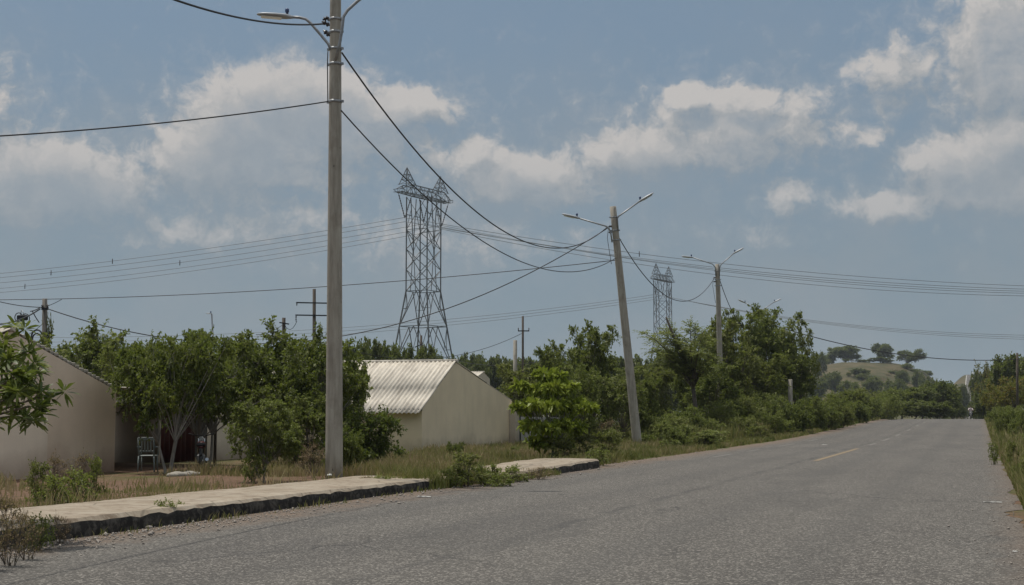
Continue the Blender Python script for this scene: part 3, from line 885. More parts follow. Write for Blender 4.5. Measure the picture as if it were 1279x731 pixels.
# trees behind the second lamp post and along the left verge
GV = 'trees behind the left verge'
plant_px('verge_tree', 'tall2', 655, 452, 72, 'low olive tree in the gap right of the corrugated-roof house', 'tree', 75)
plant_px('verge_tree', 'tall0', 690, 428, 70, 'dark tree with upright twigs rising behind the bright tiered tree', 'tree', 66)
plant_px('verge_tree', 'tall0', 742, 404, 74, 'dark bare-topped tree just left of the leaning lamp post', 'tree', 78)
plant_px('verge_tree', 'tall1', 722, 450, 62, 'lower tree between the bright tiered tree and the leaning lamp post', 'tree', 62)
plant_px('verge_tree', 'tall1', 772, 455, 66, 'dark low tree directly behind the leaning lamp post', 'tree', 70)
plant_px('verge_tree', 'tall2', 815, 452, 80, 'yellowish low tree just right of the leaning lamp post', 'tree', 66)
plant_px('verge_tree', 'tall0', 800, 468, 70, 'small dark tree close to the right side of the leaning lamp post', 'tree', 55)
plant_px('verge_tree', 'tall1', 868, 420, 92, 'rounded green tree behind the feathery one, left of the third lamp post', 'tree', 64)
plant_px('verge_tree', 'tall2', 905, 398, 96, 'tree whose crown wraps the third lamp post', 'tree', 84)
plant_px('verge_tree', 'tall0', 932, 384, 108, 'tallest dark tree just right of the third lamp post', 'tree', 84)
plant_px('verge_tree', 'tall1', 968, 381, 114, 'tall clumpy tree surrounding the fourth lamp post', 'tree', 90)
plant_px('verge_tree', 'tall2', 998, 408, 118, 'rightmost of the tall clumpy trees, at the end of the leafy row', 'tree', 44)
plant_px('verge_tree', 'tall0', 990, 442, 112, 'lower dark tree under the end of the leafy row', 'tree', 70)
plant_px('verge_tree', 'tall2', 948, 440, 104, 'lower olive tree in front of the tallest dark tree', 'tree', 80)
plant_px('verge_tree', 'tall1', 890, 452, 88, 'lower green tree at the foot of the third lamp post', 'tree', 75)

def feather_tree():
    """leaning tree with long arching fronds of fine leaflets"""
    rg = np.random.default_rng(91)
    d = 84.0
    b = gp(868, d)
    o = empty('feathery_tree', b, 'feathery tree with arching sprays and a dark bare limb before the third lamp post', 'tree')
    mb = MB(); V = []
    P0 = at(866, 486, d) - b
    mb.tube([(0, 0, -.2), P0 * .5 + Vector((.1, 0, 0)), P0], [.16, .13, .11], 8)
    lim = at(832, 396, d - 1) - b
    mb.tube([P0, P0.lerp(lim, .4) + Vector((.25, 0, 0)), P0.lerp(lim, .75), lim], [.11, .10, .085, .05], 7)     # dark bare limb
    tips = [(800, 413), (812, 424), (806, 434), (822, 446), (826, 418), (840, 428), (845, 408), (858, 404), (870, 412), (880, 406), (888, 424), (836, 452), (850, 440), (815, 462), (875, 440), (892, 446), (858, 424), (830, 470), (886, 468), (846, 464), (866, 432), (818, 438), (834, 411), (880, 454)]
    for (px, py) in tips:
        e = at(px + rg.normal(0, 4), py + rg.normal(0, 3), d + rg.normal(0, 1.8)) - b
        up = Vector((0, 0, 1.0 + .35 * rg.random()))
        ctrl = P0.lerp(e, .55) + up
        k = 10
        pts = [(1 - t) ** 2 * P0 + 2 * t * (1 - t) * ctrl + t * t * e for t in [j / k for j in range(k + 1)]]
        mb.tube(pts, [.05 * (1 - .85 * j / k) + .006 for j in range(k + 1)], 5, 0, False)
        for j in range(3, k + 1):
            for s in range(5):
                q = np.array(pts[j - 1].lerp(pts[j], rg.random()))
                tdir = np.array((pts[j] - pts[j - 1]).normalized())
                sd = nrm(np.cross(tdir, UPV + rg.normal(0, .3, 3))) * (1 if s % 2 else -1)
                fd = nrm(tdir * .6 + sd * .8 + rg.normal(0, .25, 3) + UPV * .05)
                m = 11; Ls = rg.uniform(.5, .85)
                tt = np.linspace(.1, 1, m)[:, None]
                pos = q + fd * Ls * tt - UPV * .22 * Ls * tt ** 2
                for sg in (-1, 1):
                    ld = nrm(fd * .3 + sg * nrm(np.cross(fd, UPV)) + rg.normal(0, .2, (m, 3)))
                    L = .15; W = .06
                    nn = nrm(UPV + rg.normal(0, .4, (m, 3))); s2 = nrm(np.cross(ld, nn))
                    V.append(np.stack([pos, pos + ld * L * .5 + s2 * W * .5, pos + ld * L, pos + ld * L * .5 - s2 * W * .5], 1))
    mb.build('trunk', M['bark'], o)
    V = np.concatenate(V).reshape(-1, 3)
    link('crown', mesh_np('feather_crown', V, np.arange(len(V)).reshape(-1, 4), [M['leaf_weed']]), o)
feather_tree()

# bushes of the overgrown left verge
GB = 'bushes along the left verge'
vb = [(648, 556, 50, 34), (705, 528, 55, 46), (760, 534, 62, 42), (825, 516, 66, 56), (858, 504, 74, 56), (845, 530, 60, 40), (900, 500, 82, 60), (930, 494, 90, 58),
      (960, 490, 98, 56), (985, 494, 96, 50), (1012, 492, 104, 50), (885, 522, 74, 44), (925, 520, 80, 44), (965, 512, 88, 46), (1000, 508, 96, 42), (1035, 500, 108, 42), (1030, 492, 120, 50), (1052, 506, 114, 34), (1048, 496, 124, 46), (812, 538, 62, 36), (790, 520, 72, 44)]
for i, (px, py, d, w) in enumerate(vb):
    plant_px('verge_bush', ['bush0', 'bush4', 'bush2', 'bush4', 'bush1'][i % 5], px, py, d, 'leafy bush growing in the overgrown grass of the left verge', 'bush', w, GB, parts=('stems', 'foliage'))
GB2 = 'bushes along the bend of the far left verge'
for i, (px, py, d, w) in enumerate([(1068, 498, 134, 42), (1060, 488, 150, 60), (1085, 494, 150, 44), (1100, 490, 165, 54), (1075, 484, 185, 60), (1112, 496, 158, 34), (1095, 484, 190, 60)]):
    plant_px('verge_bush', ['bush0', 'bush2', 'bush4'][i % 3], px, py, d, 'olive green bush in the hedge-like thicket below the grassy hill', 'bush', w, GB2, parts=('stems', 'foliage'))
for (px, top, d, w, lab, pr) in [(1125, 482, 205, 60, 'mid green round tree in the thicket below the hill', 'far0'),
                                 (1150, 482, 225, 58, 'low olive tree in the thicket left of the dark roadside tree', 'far1'),
                                 (1172, 474, 235, 52, 'dark roadside tree at the far end of the thicket, beside the distant road', 'far0'),
                                 (1190, 484, 250, 32, 'small dark tree nearest the distant road on its left side', 'far1'),
                                 (1140, 500, 195, 44, 'low bush-like tree under the thicket where the road dips away', 'far1'),
                                 (1172, 500, 205, 40, 'low dark tree under the dark roadside tree', 'far0')]:
    plant_px('thicket_tree', pr, px, top, d, lab, 'tree', w)

# trees on the hill
for (px, top, d, w, lab, pr) in [(1057, 432, 790, 46, 'broad tree on the hill crest, leftmost of the large ones', 'far1'),
                                 (1104, 428, 790, 30, 'tallest upright tree on the hill crest, in the middle', 'far0'),
                                 (1102, 446, 760, 32, 'darker round tree just below the upright one on the hill', 'far1'),
                                 (1138, 437, 780, 38, 'spreading tree on the right shoulder of the hill', 'crown2'),
                                 (1036, 443, 800, 20, 'small thin tree left of the broad tree on the hill crest', 'far1'),
                                 (1022, 438, 700, 20, 'small tree at the left end of the hill crest', 'far0'),
                                 (1076, 460, 700, 26, 'dark bushy tree midway up the hill slope', 'far1'),
                                 (1148, 462, 640, 18, 'small round tree on the lower right of the hill', 'far0')]:
    plant_px('hill_tree', pr, px, top, d, lab, 'tree', w)
for i, (px, top, d, w) in enumerate([(1020, 470, 600, 30), (1042, 464, 640, 26), (1062, 474, 560, 34), (1090, 470, 600, 28), (1118, 472, 580, 30), (1160, 470, 600, 26), (1182, 474, 620, 24), (1128, 462, 680, 18), (1240, 458, 700, 30), (1205, 480, 560, 14), (1230, 468, 640, 24)]):
    plant_px('slope_tree', ['far0', 'far1'][i % 2], px, top, d, 'low dark tree on the lower slope of the grassy hill beyond the thicket', 'tree', w, 'trees on the lower hill slope')
for i in range(64):
    px = 1005 + i * 3.1 + random.uniform(-4, 4); d = random.uniform(560, 840)
    b = gp(px, d)
    plant('hill_scrub', ['bush0', 'bush1', 'dryshrub', 'bush2'][i % 4], b.x, b.y, 'small scrubby bush scattered on the dry grass of the hill', 'bush', random.uniform(1.2, 3.8), 'scrub on the hill', random.uniform(1.6, 4.5), parts=('stems', 'foliage'))

# trees right of the road
for (px, top, d, w, lab, pr) in [(1262, 440, 210, 64, 'tall tree on the right side of the road, behind the utility pole', 'far0'),
                                 (1238, 452, 300, 44, 'tree with orange blossom right of the distant road', 'orange'),
                                 (1222, 462, 380, 26, 'far tree overhanging the right edge of the distant road', 'far1'),
                                 (1232, 486, 215, 40, 'low dark tree beside the distant road on the right', 'far1'),
                                 (1262, 470, 150, 56, 'low orange-tinged tree in front of the utility pole', 'orange'),
                                 (1240, 480, 165, 34, 'small orange-tinged tree left of the utility pole', 'orange'),
                                 (1310, 440, 170, 70, 'tree running out of the right edge of the picture', 'far1'),
                                 (1226, 488, 300, 26, 'dark shrubby tree closing off the right side of the far road', 'far1')]:
    plant_px('roadside_tree', pr, px, top, d, lab, 'tree', w)
GR = 'bushes along the right verge'
for i, (px, top, d, w) in enumerate([(1276, 508, 62, 36), (1304, 506, 50, 44), (1254, 508, 84, 30), (1248, 508, 104, 24), (1280, 506, 80, 40), (1266, 506, 110, 36), (1242, 512, 130, 20), (1306, 508, 68, 46), (1312, 520, 42, 34), (1254, 506, 135, 32)]):
    plant_px('right_verge_bush', 'bush%d' % [0, 4][i % 2], px, top, d, 'green bush in the tall growth along the right edge of the road', 'bush', w, GR, parts=('stems', 'foliage'))

# far tree line
ft = [(440, 424, 120, 50), (468, 422, 130, 56), (500, 426, 140, 46), (530, 430, 135, 40), (556, 440, 160, 36), (590, 441, 240, 44), (612, 440, 250, 44), (632, 446, 260, 34), (575, 446, 230, 36), (655, 446, 240, 40),
      (690, 440, 230, 50), (730, 436, 230, 50), (780, 440, 230, 60), (830, 438, 240, 60), (880, 440, 230, 60), (930, 440, 240, 60), (410, 426, 130, 50), (360, 424, 130, 56), (300, 424, 120, 56), (240, 424, 120, 56), (180, 424, 110, 56), (130, 424, 100, 60), (70, 426, 100, 60), (10, 436, 110, 70)]
for i, (px, top, d, w) in enumerate(ft):
    lab = 'distant tree of the green belt behind the houses' if px < 570 else 'hazy distant tree of the belt far behind the roadside trees'
    plant_px('belt_tree', 'far%d' % (i % 2), px, top, d, lab, 'tree', w, 'tree belt behind the houses' if px < 570 else 'far tree belt')
for i in range(40):
    px = 380 + i * 14.6 + random.uniform(-6, 6)
    plant_px('belt_tree', ['far0', 'far1'][i % 2], px, random.uniform(447, 458), random.uniform(290, 420), 'hazy distant tree of the belt far behind the roadside trees', 'tree', random.uniform(46, 64), 'far tree belt')

# weeds at the kerb and pavement, each a plant
wl = [(455, 606, 28.6, 'weeddry', 34, 592, 'dry weed sprawling over the kerb below the tall lamp post'),
      (478, 607, 28.4, 'weed', 42, 592, 'green creeping weed hanging down the dark kerb face right of the lamp post'),
      (505, 606, 28.6, 'weed', 34, 594, 'low weed near the broken end of the long pavement'),
      (545, 606, 28.8, 'weeddry', 30, 590, 'dry tuft at the broken end of the long pavement'),
      (580, 596, 29.6, 'weedtall', 52, 562, 'tall green weed in the gap between the two pavement pieces'),
      (606, 600, 30, 'weed', 46, 578, 'bushy green weed in front of the short pavement piece'),
      (565, 600, 29.2, 'weed', 40, 582, 'rounded green weed at the start of the pavement gap'),
      (640, 596, 31.5, 'weed', 44, 580, 'weed spilling over the front of the short pavement piece'),
      (668, 594, 32.6, 'weeddry', 40, 580, 'dry brownish weed before the short dark kerb'),
      (625, 604, 29.6, 'weed', 40, 588, 'small green weed lowest in the pavement gap'),
      (210, 642, 19.6, 'weed', 34, 622, 'green weed growing from the middle of the dark kerb face'),
      (228, 640, 20.2, 'weed', 24, 624, 'paler weed beside a scrap of litter on the dark kerb'),
      (52, 662, 15.8, 'weed', 40, 640, 'small weed climbing the near end of the dark kerb'),
      (80, 660, 16.4, 'weeddry', 30, 636, 'dry weed leaning on the near end of the dark kerb'),
      (18, 670, 14.2, 'weeddry', 60, 610, 'tall dry brown weed at the lower left corner of the picture'),
      (-6, 672, 13.8, 'weeddry', 60, 600, 'dry brown weed cut by the left edge of the picture'),
      (40, 668, 14.8, 'weeddry', 46, 630, 'short dry weed beside the near end of the kerb'),
      (100, 600, 22, 'weed', 50, 584, 'pale green leafy weed on the lawn edge in front of the left house'),
      (70, 606, 21, 'weed', 56, 590, 'broad green weed on the lawn edge nearest the big-leaved tree'),
      (120, 600, 22.5, 'weedtall', 30, 566, 'tall thin weed in front of the left house wall'),
      (78, 590, 24, 'weeddry', 40, 562, 'reddish dry weed against the left house wall'),
      (100, 588, 25, 'weeddry', 40, 560, 'reddish dry weed near the right end of the left house wall'),
      (50, 594, 23, 'weedtall', 34, 572, 'dark weed at the foot of the left house wall'),
      (318, 585, 31, 'weed', 34, 566, 'bright sprout at the trunk of the low round tree'),
      (700, 570, 43, 'weedtall', 40, 545, 'grey green weed below the bright tiered tree'),
      (725, 570, 44, 'weedtall', 40, 540, 'tall weed between the short pavement and the white garden wall'),
      (756, 566, 46, 'weedtall', 36, 536, 'tall weed just left of the leaning lamp post'),
      (745, 575, 41, 'weed', 36, 560, 'low weed behind the end of the short pavement'),
      (835, 562, 56, 'weed', 30, 548, 'low green weed at the bare patch right of the leaning lamp post'),
      (1240, 560, 42, 'weed', 14, 552, 'green weed reaching onto the right edge of the road'),
      (1272, 590, 31, 'weed', 22, 580, 'low weed on the gravel at the right road edge'),
      (1284, 606, 27, 'weedtall', 30, 566, 'tall weed close by at the right edge of the picture'),
      (1264, 575, 36, 'weedtall', 18, 548, 'tall weed standing in the right verge grass')]
for (px, py, d, pr, w, top, lab) in wl:
    o = plant_px('dry_weed' if 'dry' in pr else 'weed', pr, px, top, d, lab, 'weed', w, parts=('stems', 'leaves'), hmin=.12)

P['weedlight'] = gen_tree('weedlight', 65, 1.4, .5, .1, 22, .30, 10, 8, .085, .034, 'leaf_weed', 'bark', .012, stems=5, fork=1, rough=.45, zb=.8)
rw = np.random.default_rng(12)
for i in range(64):
    Yw = 60 + 90 * rw.random() ** 1.2; Xw = float(road_l(Yw)) - rw.uniform(.9, 7.5)
    plant('tall_weed', ['weedtall', 'weedlight', 'weeddry', 'weedlight'][i % 4], Xw, Yw, ['grey green', 'pale green', 'dry brown', 'pale green'][i % 4] + ' tall weed standing in the long grass of the left verge', 'weed', rw.uniform(.7, 1.7), ['grey green', 'pale green', 'dry brown', 'pale green'][i % 4] + ' weeds along the left verge', rw.uniform(.4, 1.0), parts=('stems', 'leaves'))
for i in range(22):
    Yw = 24 + 110 * rw.random() ** 1.2; Xw = float(road_r(Yw)) + rw.uniform(1.1, 5)
    plant('tall_weed', ['weedlight', 'weedtall'][i % 2], Xw, Yw, ['pale green', 'grey green'][i % 2] + ' tall weed standing in the long grass of the right verge', 'weed', rw.uniform(.5, 1.2), ['pale green', 'grey green'][i % 2] + ' weeds along the right verge', rw.uniform(.25, .55), parts=('stems', 'leaves'))

# ------------------------------------------------------------------ grass and gravel (stuff)
def blades(name, label, regions, seed):
    rg = np.random.default_rng(seed); VV = []; FF = []; k = 0
    for (poly, cnt, h0, h1, dw) in regions:
        y0, y1, xl, xr = poly
        # even in 1/Y so that near ground gets more blades
        u = rg.random(cnt); Y = 1 / (1 / y0 + u * (1 / y1 - 1 / y0)) if y1 / y0 > 1.6 else y0 + u * (y1 - y0)
        X = xl(Y) + rg.random(cnt) * (xr(Y) - xl(Y))
        tuft = np.sin(X * 1.3 + 2 * np.sin(Y * .7)) * np.sin(Y * .9 + 1.7 * np.sin(X * .6)) + .5 * np.sin(X * 3.1) * np.sin(Y * 2.3)
        keep = rg.random(cnt) < np.clip(.62 + .5 * tuft, .08, 1)
        X, Y, tuft = X[keep], Y[keep], tuft[keep]; n = len(X)
        Z = ground(X, Y)
        h = (h0 + (h1 - h0) * np.clip(.45 + .4 * tuft + rg.normal(0, .25, n), 0, 1.25))
        D = np.hypot(X, Y)
        w = np.maximum(.007, D * .00042) * dw * rg.uniform(.7, 1.4, n)
        a = rg.uniform(0, 6.283, n); lx, ly = np.cos(a), np.sin(a)
        lean = h * rg.uniform(.05, .55, n)
        b = rg.uniform(0, 6.283, n); sx, sy = np.cos(b), np.sin(b)
        p0 = np.stack([X, Y, Z - .03], 1)
        p1 = np.stack([X + lx * lean * .3, Y + ly * lean * .3, Z + h * .55], 1)
        p2 = np.stack([X + lx * lean, Y + ly * lean, Z + h * rg.uniform(.85, 1, n)], 1)
        sd = np.stack([sx, sy, 0 * sx], 1) * w[:, None]
        v = np.stack([p0 - sd, p0 + sd, p1 - sd * .8, p1 + sd * .8, p2 - sd * .12, p2 + sd * .12], 1).reshape(-1, 3)
        o = k + np.arange(n)[:, None] * 6
        FF.append(np.concatenate([o + np.array([0, 1, 3, 2]), o + np.array([2, 3, 5, 4])])); VV.append(v); k += len(v)
    tag(link(name, mesh_np(name, np.concatenate(VV), np.concatenate(FF), [M['grass']])), label, 'grass', kind='stuff')
K = lambda c: (lambda Y: np.full_like(Y, c))
blades('verge_grass', 'rough green and straw coloured grass along the left verge', [
    ((9, 19, K(-16), K(-12.5)), 9000, .05, .20, 1.0),
    ((19, 26, K(-16), K(-12.6)), 5000, .03, .16, 1.0),
    ((14, 27, K(-23), K(-15)), 6000, .05, .34, 1.0),
    ((8, 27, K(-12.9), K(-12.35)), 2600, .16, .46, .8),
    ((11, 27, K(-10.42), K(-10.12)), 700, .02, .15, .8),
    ((39, 60, lambda Y: road_l(Y) - .5, lambda Y: road_l(Y) + .12), 2600, .03, .16, .8),
    ((26.6, 31, K(-11.9), K(-10.2)), 4600, .08, .40, .8),
    ((29, 34, K(-10.6), K(-9.8)), 2200, .05, .22, .8),
    ((31, 62, K(-19.4), K(-12.0)), 42000, .06, .38, .8),
    ((39.2, 47, K(-12.3), K(-10.7)), 9000, .06, .34, .8),
    ((44, 66, K(-19.2), lambda Y: road_l(Y) - 1.4), 22000, .08, .42, .8),
    ((66, 180, lambda Y: -19 - Y * .08, lambda Y: road_l(Y) - 1.6), 70000, .25, 1.0, .8),
    ((47, 180, lambda Y: road_l(Y) - 2.2, lambda Y: road_l(Y) - .02), 26000, .05, .30, .8)], 3)
blades('right_verge_grass', 'tall green grass along the right edge of the road', [
    ((12, 180, lambda Y: road_r(Y) + .02, lambda Y: road_r(Y) + 1.1), 30000, .05, .36, .9),
    ((11, 70, lambda Y: road_r(Y) + .10, lambda Y: road_r(Y) + 2.2), 26000, .14, .55, .9),
    ((15, 180, lambda Y: road_r(Y) + .45, lambda Y: road_r(Y) + 8), 52000, .25, .95, .9)], 4)

def gravel():
    rg = np.random.default_rng(8)
    base = np.array([(1, 0, 0), (-1, 0, 0), (0, 1, 0), (0, -1, 0), (0, 0, 1), (0, 0, -.6)], float)
    tri = [(0, 2, 4), (2, 1, 4), (1, 3, 4), (3, 0, 4), (2, 0, 5), (1, 2, 5), (3, 1, 5), (0, 3, 5)]
    n = 3600
    Y = 1 / (1 / 11 + rg.random(n) * (1 / 60 - 1 / 11))
    left = rg.random(n) < .82
    off = np.abs(rg.normal(0, .45, n))
    kx = np.where(Y < 28, -10.4, np.where(Y < 39.5, -10.05, -10.5))
    X = np.where(left, kx + .05 + off, .55 - off * .7)
    s = rg.lognormal(-4.55, .45, n) * np.where(left, 1, .7)
    Z = road_z(Y) + s * .25
    B = base[None] * rg.uniform(.6, 1.3, (n, 6, 1)) * s[:, None, None]
    a = rg.uniform(0, 6.28, n); ca, sa = np.cos(a)[:, None], np.sin(a)[:, None]
    V = np.stack([B[..., 0] * ca - B[..., 1] * sa + X[:, None], B[..., 0] * sa + B[..., 1] * ca + Y[:, None], B[..., 2] + Z[:, None]], 2).reshape(-1, 3)
    Fq = (np.arange(n)[:, None, None] * 6 + np.array(tri)[None]).reshape(-1, 3)
    tag(link('gravel', mesh_np('gravel', V, Fq, [M['stone']])), 'loose gravel and crumbs of earth along both road edges', 'gravel', kind='stuff')
gravel()

# ------------------------------------------------------------------ houses
def corrugated(p00, p10, p01, wave=.18, amp=.028, th=.012):
    """wavy sheet: p00->p10 along the ridge (waves across it), p00->p01 down the slope"""
    p00, p10, p01 = Vector(p00), Vector(p10), Vector(p01)
    e1, e2 = p10 - p00, p01 - p00
    L = e1.length; nrmv = e1.cross(e2).normalized()
    if nrmv.z < 0: nrmv = -nrmv
    n = int(L / wave * 8); RW = [(0, .028), (.25, .028), (.53, .028), (.532, 0), (.76, 0), (1, 0)]; rows = len(RW)
    mb = MB(); vs = []
    for s in (0, -th):
        for j in range(rows):
            for i in range(n + 1):
                sag = .012 * math.sin(i * .11 + j)
                lap = RW[j][1]
                vs.append(p00 + e1 * (i / n) + e2 * RW[j][0] + nrmv * (amp * math.sin(2 * math.pi * L * i / n / wave) + s + lap + sag * .3))
    w = n + 1; fs = []
    o = rows * w
    for j in range(rows - 1):
        for i in range(n):
            a = j * w + i
            fs.append((a, a + 1, a + w + 1, a + w)); fs.append((o + a, o + a + w, o + a + w + 1, o + a + 1))
    for i in range(n):
        a = (rows - 1) * w + i; fs.append((a, a + 1, o + a + 1, o + a)); fs.append((i + 1, i, o + i, o + i + 1))
    for j in range(rows - 1):
        a = j * w; fs.append((a, a + w, o + a + w, o + a)); b = a + n; fs.append((b + w, b, o + b, o + b + w))
    mb.add(vs, fs, 0, True)
    return mb

def house(label, X, Ya, Yp, Yb, za, zp, zb, zg, depth, mat, cat='house'):
    """gable on X facing the road; ridge runs away from the road"""
    o = empty('house', (X, Yp, zg), label, cat)
    a, b = Ya - Yp, Yb - Yp
    ha, hp, hb = za - zg, zp - zg, zb - zg
    mb = MB()
    mb.prism([(a, -.4), (b, -.4), (b, hb), (0, hp), (a, ha)], -depth, 'x', 0.0)
    mb.build('wall', mat, o)
    # roof slopes stand just above the wall tops
    ov = .10
    sa = (hp - ha) / a; sb = (hp - hb) / b
    l = .05
    corrugated((ov * .3, 0, hp + l), (-depth - .3, 0, hp + l), (ov * .3, a - .38, hp + l + sa * -(a - .38) * 1.0 * 1)).build('roof', M['roof'], o)
    corrugated((-.02, .01, hp + l - .005), (-depth - .3, .01, hp + l - .005), (-.02, b + .06, hp + l - .005 - sb * (b + .06))).build('roof', M['roof'], o)
    rc = MB()
    rc.tube([(ov, 0, hp + l + .015), (-depth - .3, 0, hp + l + .015)], .07, 10); rc.build('ridge_cap', M['roof'], o)
    rk = MB()
    rk.bar((-.01 + .03, a - .05, ha - .03), (-depth - .2 + .03, a - .05, ha - .03), .07); rk.build('eave_beam', M['dark_metal'], o)
    return o, (a, b, ha, hp, hb)

def ray_X(px, py, X):
    d = at(px, py, 1) - Vector((0, 0, CAMZ))
    t = X / d.x
    p = Vector((0, 0, CAMZ)) + d * t
    return p
# corrugated-roof house in the middle
XH = -19.6
A, Pk, B_ = ray_X(527, 511, XH), ray_X(569, 453, XH), ray_X(639.5, 501, XH)
zg = min(g(XH, A.y), g(XH, B_.y)) - .12
h2, dims = house('olive-grey plastered house with a pale corrugated roof, behind the pavement gap', XH, A.y, Pk.y, B_.y, A.z, Pk.z, B_.z, zg, 8.5, M['plaster_olive'])
# beige house at the left
XL = -22.3
Pk1, B1 = ray_X(14, 414, XL), ray_X(145, 488, XL)
zg1 = g(XL, B1.y) - .1
half = (B1.y - Pk1.y)
h1, d1 = house('beige plastered house with a bare gable at the left edge, behind the big-leaved tree', XL, Pk1.y - 4.2, Pk1.y, B1.y, Pk1.z - 1.35, Pk1.z, B1.z, zg1, 8.0, M['plaster_beige'])
J = ray_X(57, 540, XL)
mb = MB(); mb.prism([(Pk1.y - 4.15 - Pk1.y, -.4), (J.y - Pk1.y, -.4), (J.y - Pk1.y, 1.75), (Pk1.y - 4.15 - Pk1.y, 1.45)], .06, 'x', .003)
mb.build('plaster_panel', M['plaster_patch'], h1)
# coping bricks along the right slope of the left house
mb = MB()
for i in range(22):
    t = i / 21; y = half * (.12 + .86 * t)
    mb.box((-.10, y, (Pk1.z - zg1) - (Pk1.z - B1.z) * (y / half) + .055 + random.uniform(-.01, .015)), (.2, random.uniform(.12, .2), .09), None, 0, .015)
mb.build('coping', M['plaster_cap'], h1)
# cream house hidden behind the yard trees
XC = -25.0
yA, yB = 40.0, 48.5
h3, d3 = house('cream plastered house mostly hidden behind the yard trees', XC, yA, 44.2, yB, 1.9, 2.75, 1.9, g(XC, 44) - .1, 3.4, M['plaster_cream'])
mb = MB(); mb.box((.02, -1.7, .95), (.10, .9, 1.9), None, 0, .01); mb.build('door', M['dark_metal'], h3)
mb = MB(); mb.box((.02, 1.6, 1.35), (.10, 1.1, .9), None, 0, .01); mb.build('window', M['car_glass'], h3)

# porch between the two left houses
pb = Vector((XL - 2.2, 37.3, g(XL - 2.2, 37.3)))
po = empty('porch', pb, 'dark shaded porch with a sheet roof between the beige house and the cream house', 'porch')
yo = B1.y + .25 - pb.y; y1 = 39.6 - pb.y
mb = MB(); mb.box((-2.2, (yo + y1) / 2, 1.1), (.14, y1 - yo, 2.4)); mb.build('back_wall', M['porch_shade_dark'], po)
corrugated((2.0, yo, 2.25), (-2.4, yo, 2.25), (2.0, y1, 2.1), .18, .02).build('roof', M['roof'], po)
for yy in (yo + .1, y1 - .1):
    mb = MB(); mb.tube([(1.85, yy, -.1), (1.85, yy, 2.1)], .05, 8); mb.build('post', M['wood_pole'], po)
def cloth(w, h):
    mb = MB(); n = 40; vs = []; fs = []
    for j in range(2):
        for i in range(n + 1):
            y = w * (i / n - .5); x = .05 * math.sin(i * .95) + .02 * math.sin(i * .37)
            vs.append((x, y, h * (1 - j)))
    for j in range(2):
        for i in range(n + 1):
            y = w * (i / n - .5); x = .05 * math.sin(i * .95) + .02 * math.sin(i * .37) - .01
            vs.append((x, y, h * (1 - j)))
    w1 = n + 1
    for i in range(n):
        fs.append((i, i + 1, w1 + i + 1, w1 + i)); fs.append((2 * w1 + i, 3 * w1 + i, 3 * w1 + i + 1, 2 * w1 + i + 1))
        fs.append((i, 2 * w1 + i, 2 * w1 + i + 1, i + 1)); fs.append((w1 + i, w1 + i + 1, 3 * w1 + i + 1, 3 * w1 + i))
    mb.add(vs, fs, 0, True); return mb
cp = ray_X(222, 560, XL - .8)
tag(cloth(1.9, 1.85).build('curtain', M['red_paint'], None, (cp.x, cp.y, g(cp.x, cp.y) + .12)), 'dark red cloth hanging at the front of the shaded porch', 'curtain')

# white garden wall beyond the corrugated-roof house
gw0, gw1 = ray_X(641, 540, -19.4), ray_X(780, 520, -19.4)
wo = empty('garden_wall', (-19.4, gw0.y, g(-19.4, gw0.y)), 'low grey-white garden wall behind the bright tiered tree', 'wall')
mb = MB(); Lw = gw1.y - gw0.y
mb.prism([(.55, -.4), (Lw, -.4), (Lw, 1.28), (.55, 1.42)], -.15, 'x', 0.0); mb.build('panel', M['block_wall'], wo)
mb = MB(); mb.box((-.05, .28, .85), (.3, .5, 2.1), None, 0, .02); mb.build('pier', M['plaster_cream'], wo)
mb = MB(); mb.tube([(.13, .60, -.2), (.13, .60, 2.0)], .035, 8); mb.build('post', M['dark_metal'], wo)

# far small house
fh = gp(604, 150)
fo, _ = house('small distant house with a pale roof seen past the corrugated roof', fh.x, fh.y - 5, fh.y, fh.y + 2, 4.4, 5.85, 5.2, g(fh.x, fh.y), 5.0, M['plaster_cream'])

# ------------------------------------------------------------------ lamp posts
def lamp_head(o, tip_dir, at_, big=1.0, name='lamp_head', lens_up=.0):
    """flat street luminaire; at_ = neck, tip_dir = direction it points"""
    d = Vector(tip_dir).normalized()
    side = d.cross(Vector((0, 0, 1))).normalized(); up = side.cross(d)
    rot = Matrix((d, side, up)).transposed()
    mb = MB()
    prof = [(0, .035, .035), (.06, .06, .05), (.16, .13, .06), (.40, .155, .055), (.62, .13, .042), (.74, .07, .025), (.77, .03, .012)]
    vs = []; fs = []; n = 12
    for (x, w, h) in prof:
        for k in range(n):
            th = 2 * math.pi * k / n
            vs.append(Vector(at_) + rot @ Vector((x, w * math.cos(th), (h if math.sin(th) > 0 else h * .7) * math.sin(th))) * big)
    for i in range(len(prof) - 1):
        for k in range(n):
            q = (k + 1) % n; fs.append((i * n + k, i * n + q, i * n + n + q, i * n + n + k))
    fs.append(tuple(range(n - 1, -1, -1))); fs.append(tuple(range((len(prof) - 1) * n, len(prof) * n)))
    mb.add(vs, fs, 0, True)
    h = mb.build(name, M['lamp_grey'], o)
    mb = MB(); mb.box(Vector(at_) + rot @ Vector((.46, 0, -.043)) * big, (.44 * big, .2 * big, .02 * big), rot, 0, .008); mb.build('lens', M['lamp_glass'], h)
    mb = MB(); c = Vector(at_) + rot @ Vector((.13, 0, .05)) * big
    mb.tube([c, c + Vector((0, 0, .05)), c + Vector((0, 0, .06)), c + Vector((0, 0, .12)), c + Vector((0, 0, .14))], [.03, .03, .045, .045, .02], 10)
    mb.build('photocell', M['blue_plastic'], h)
    return h

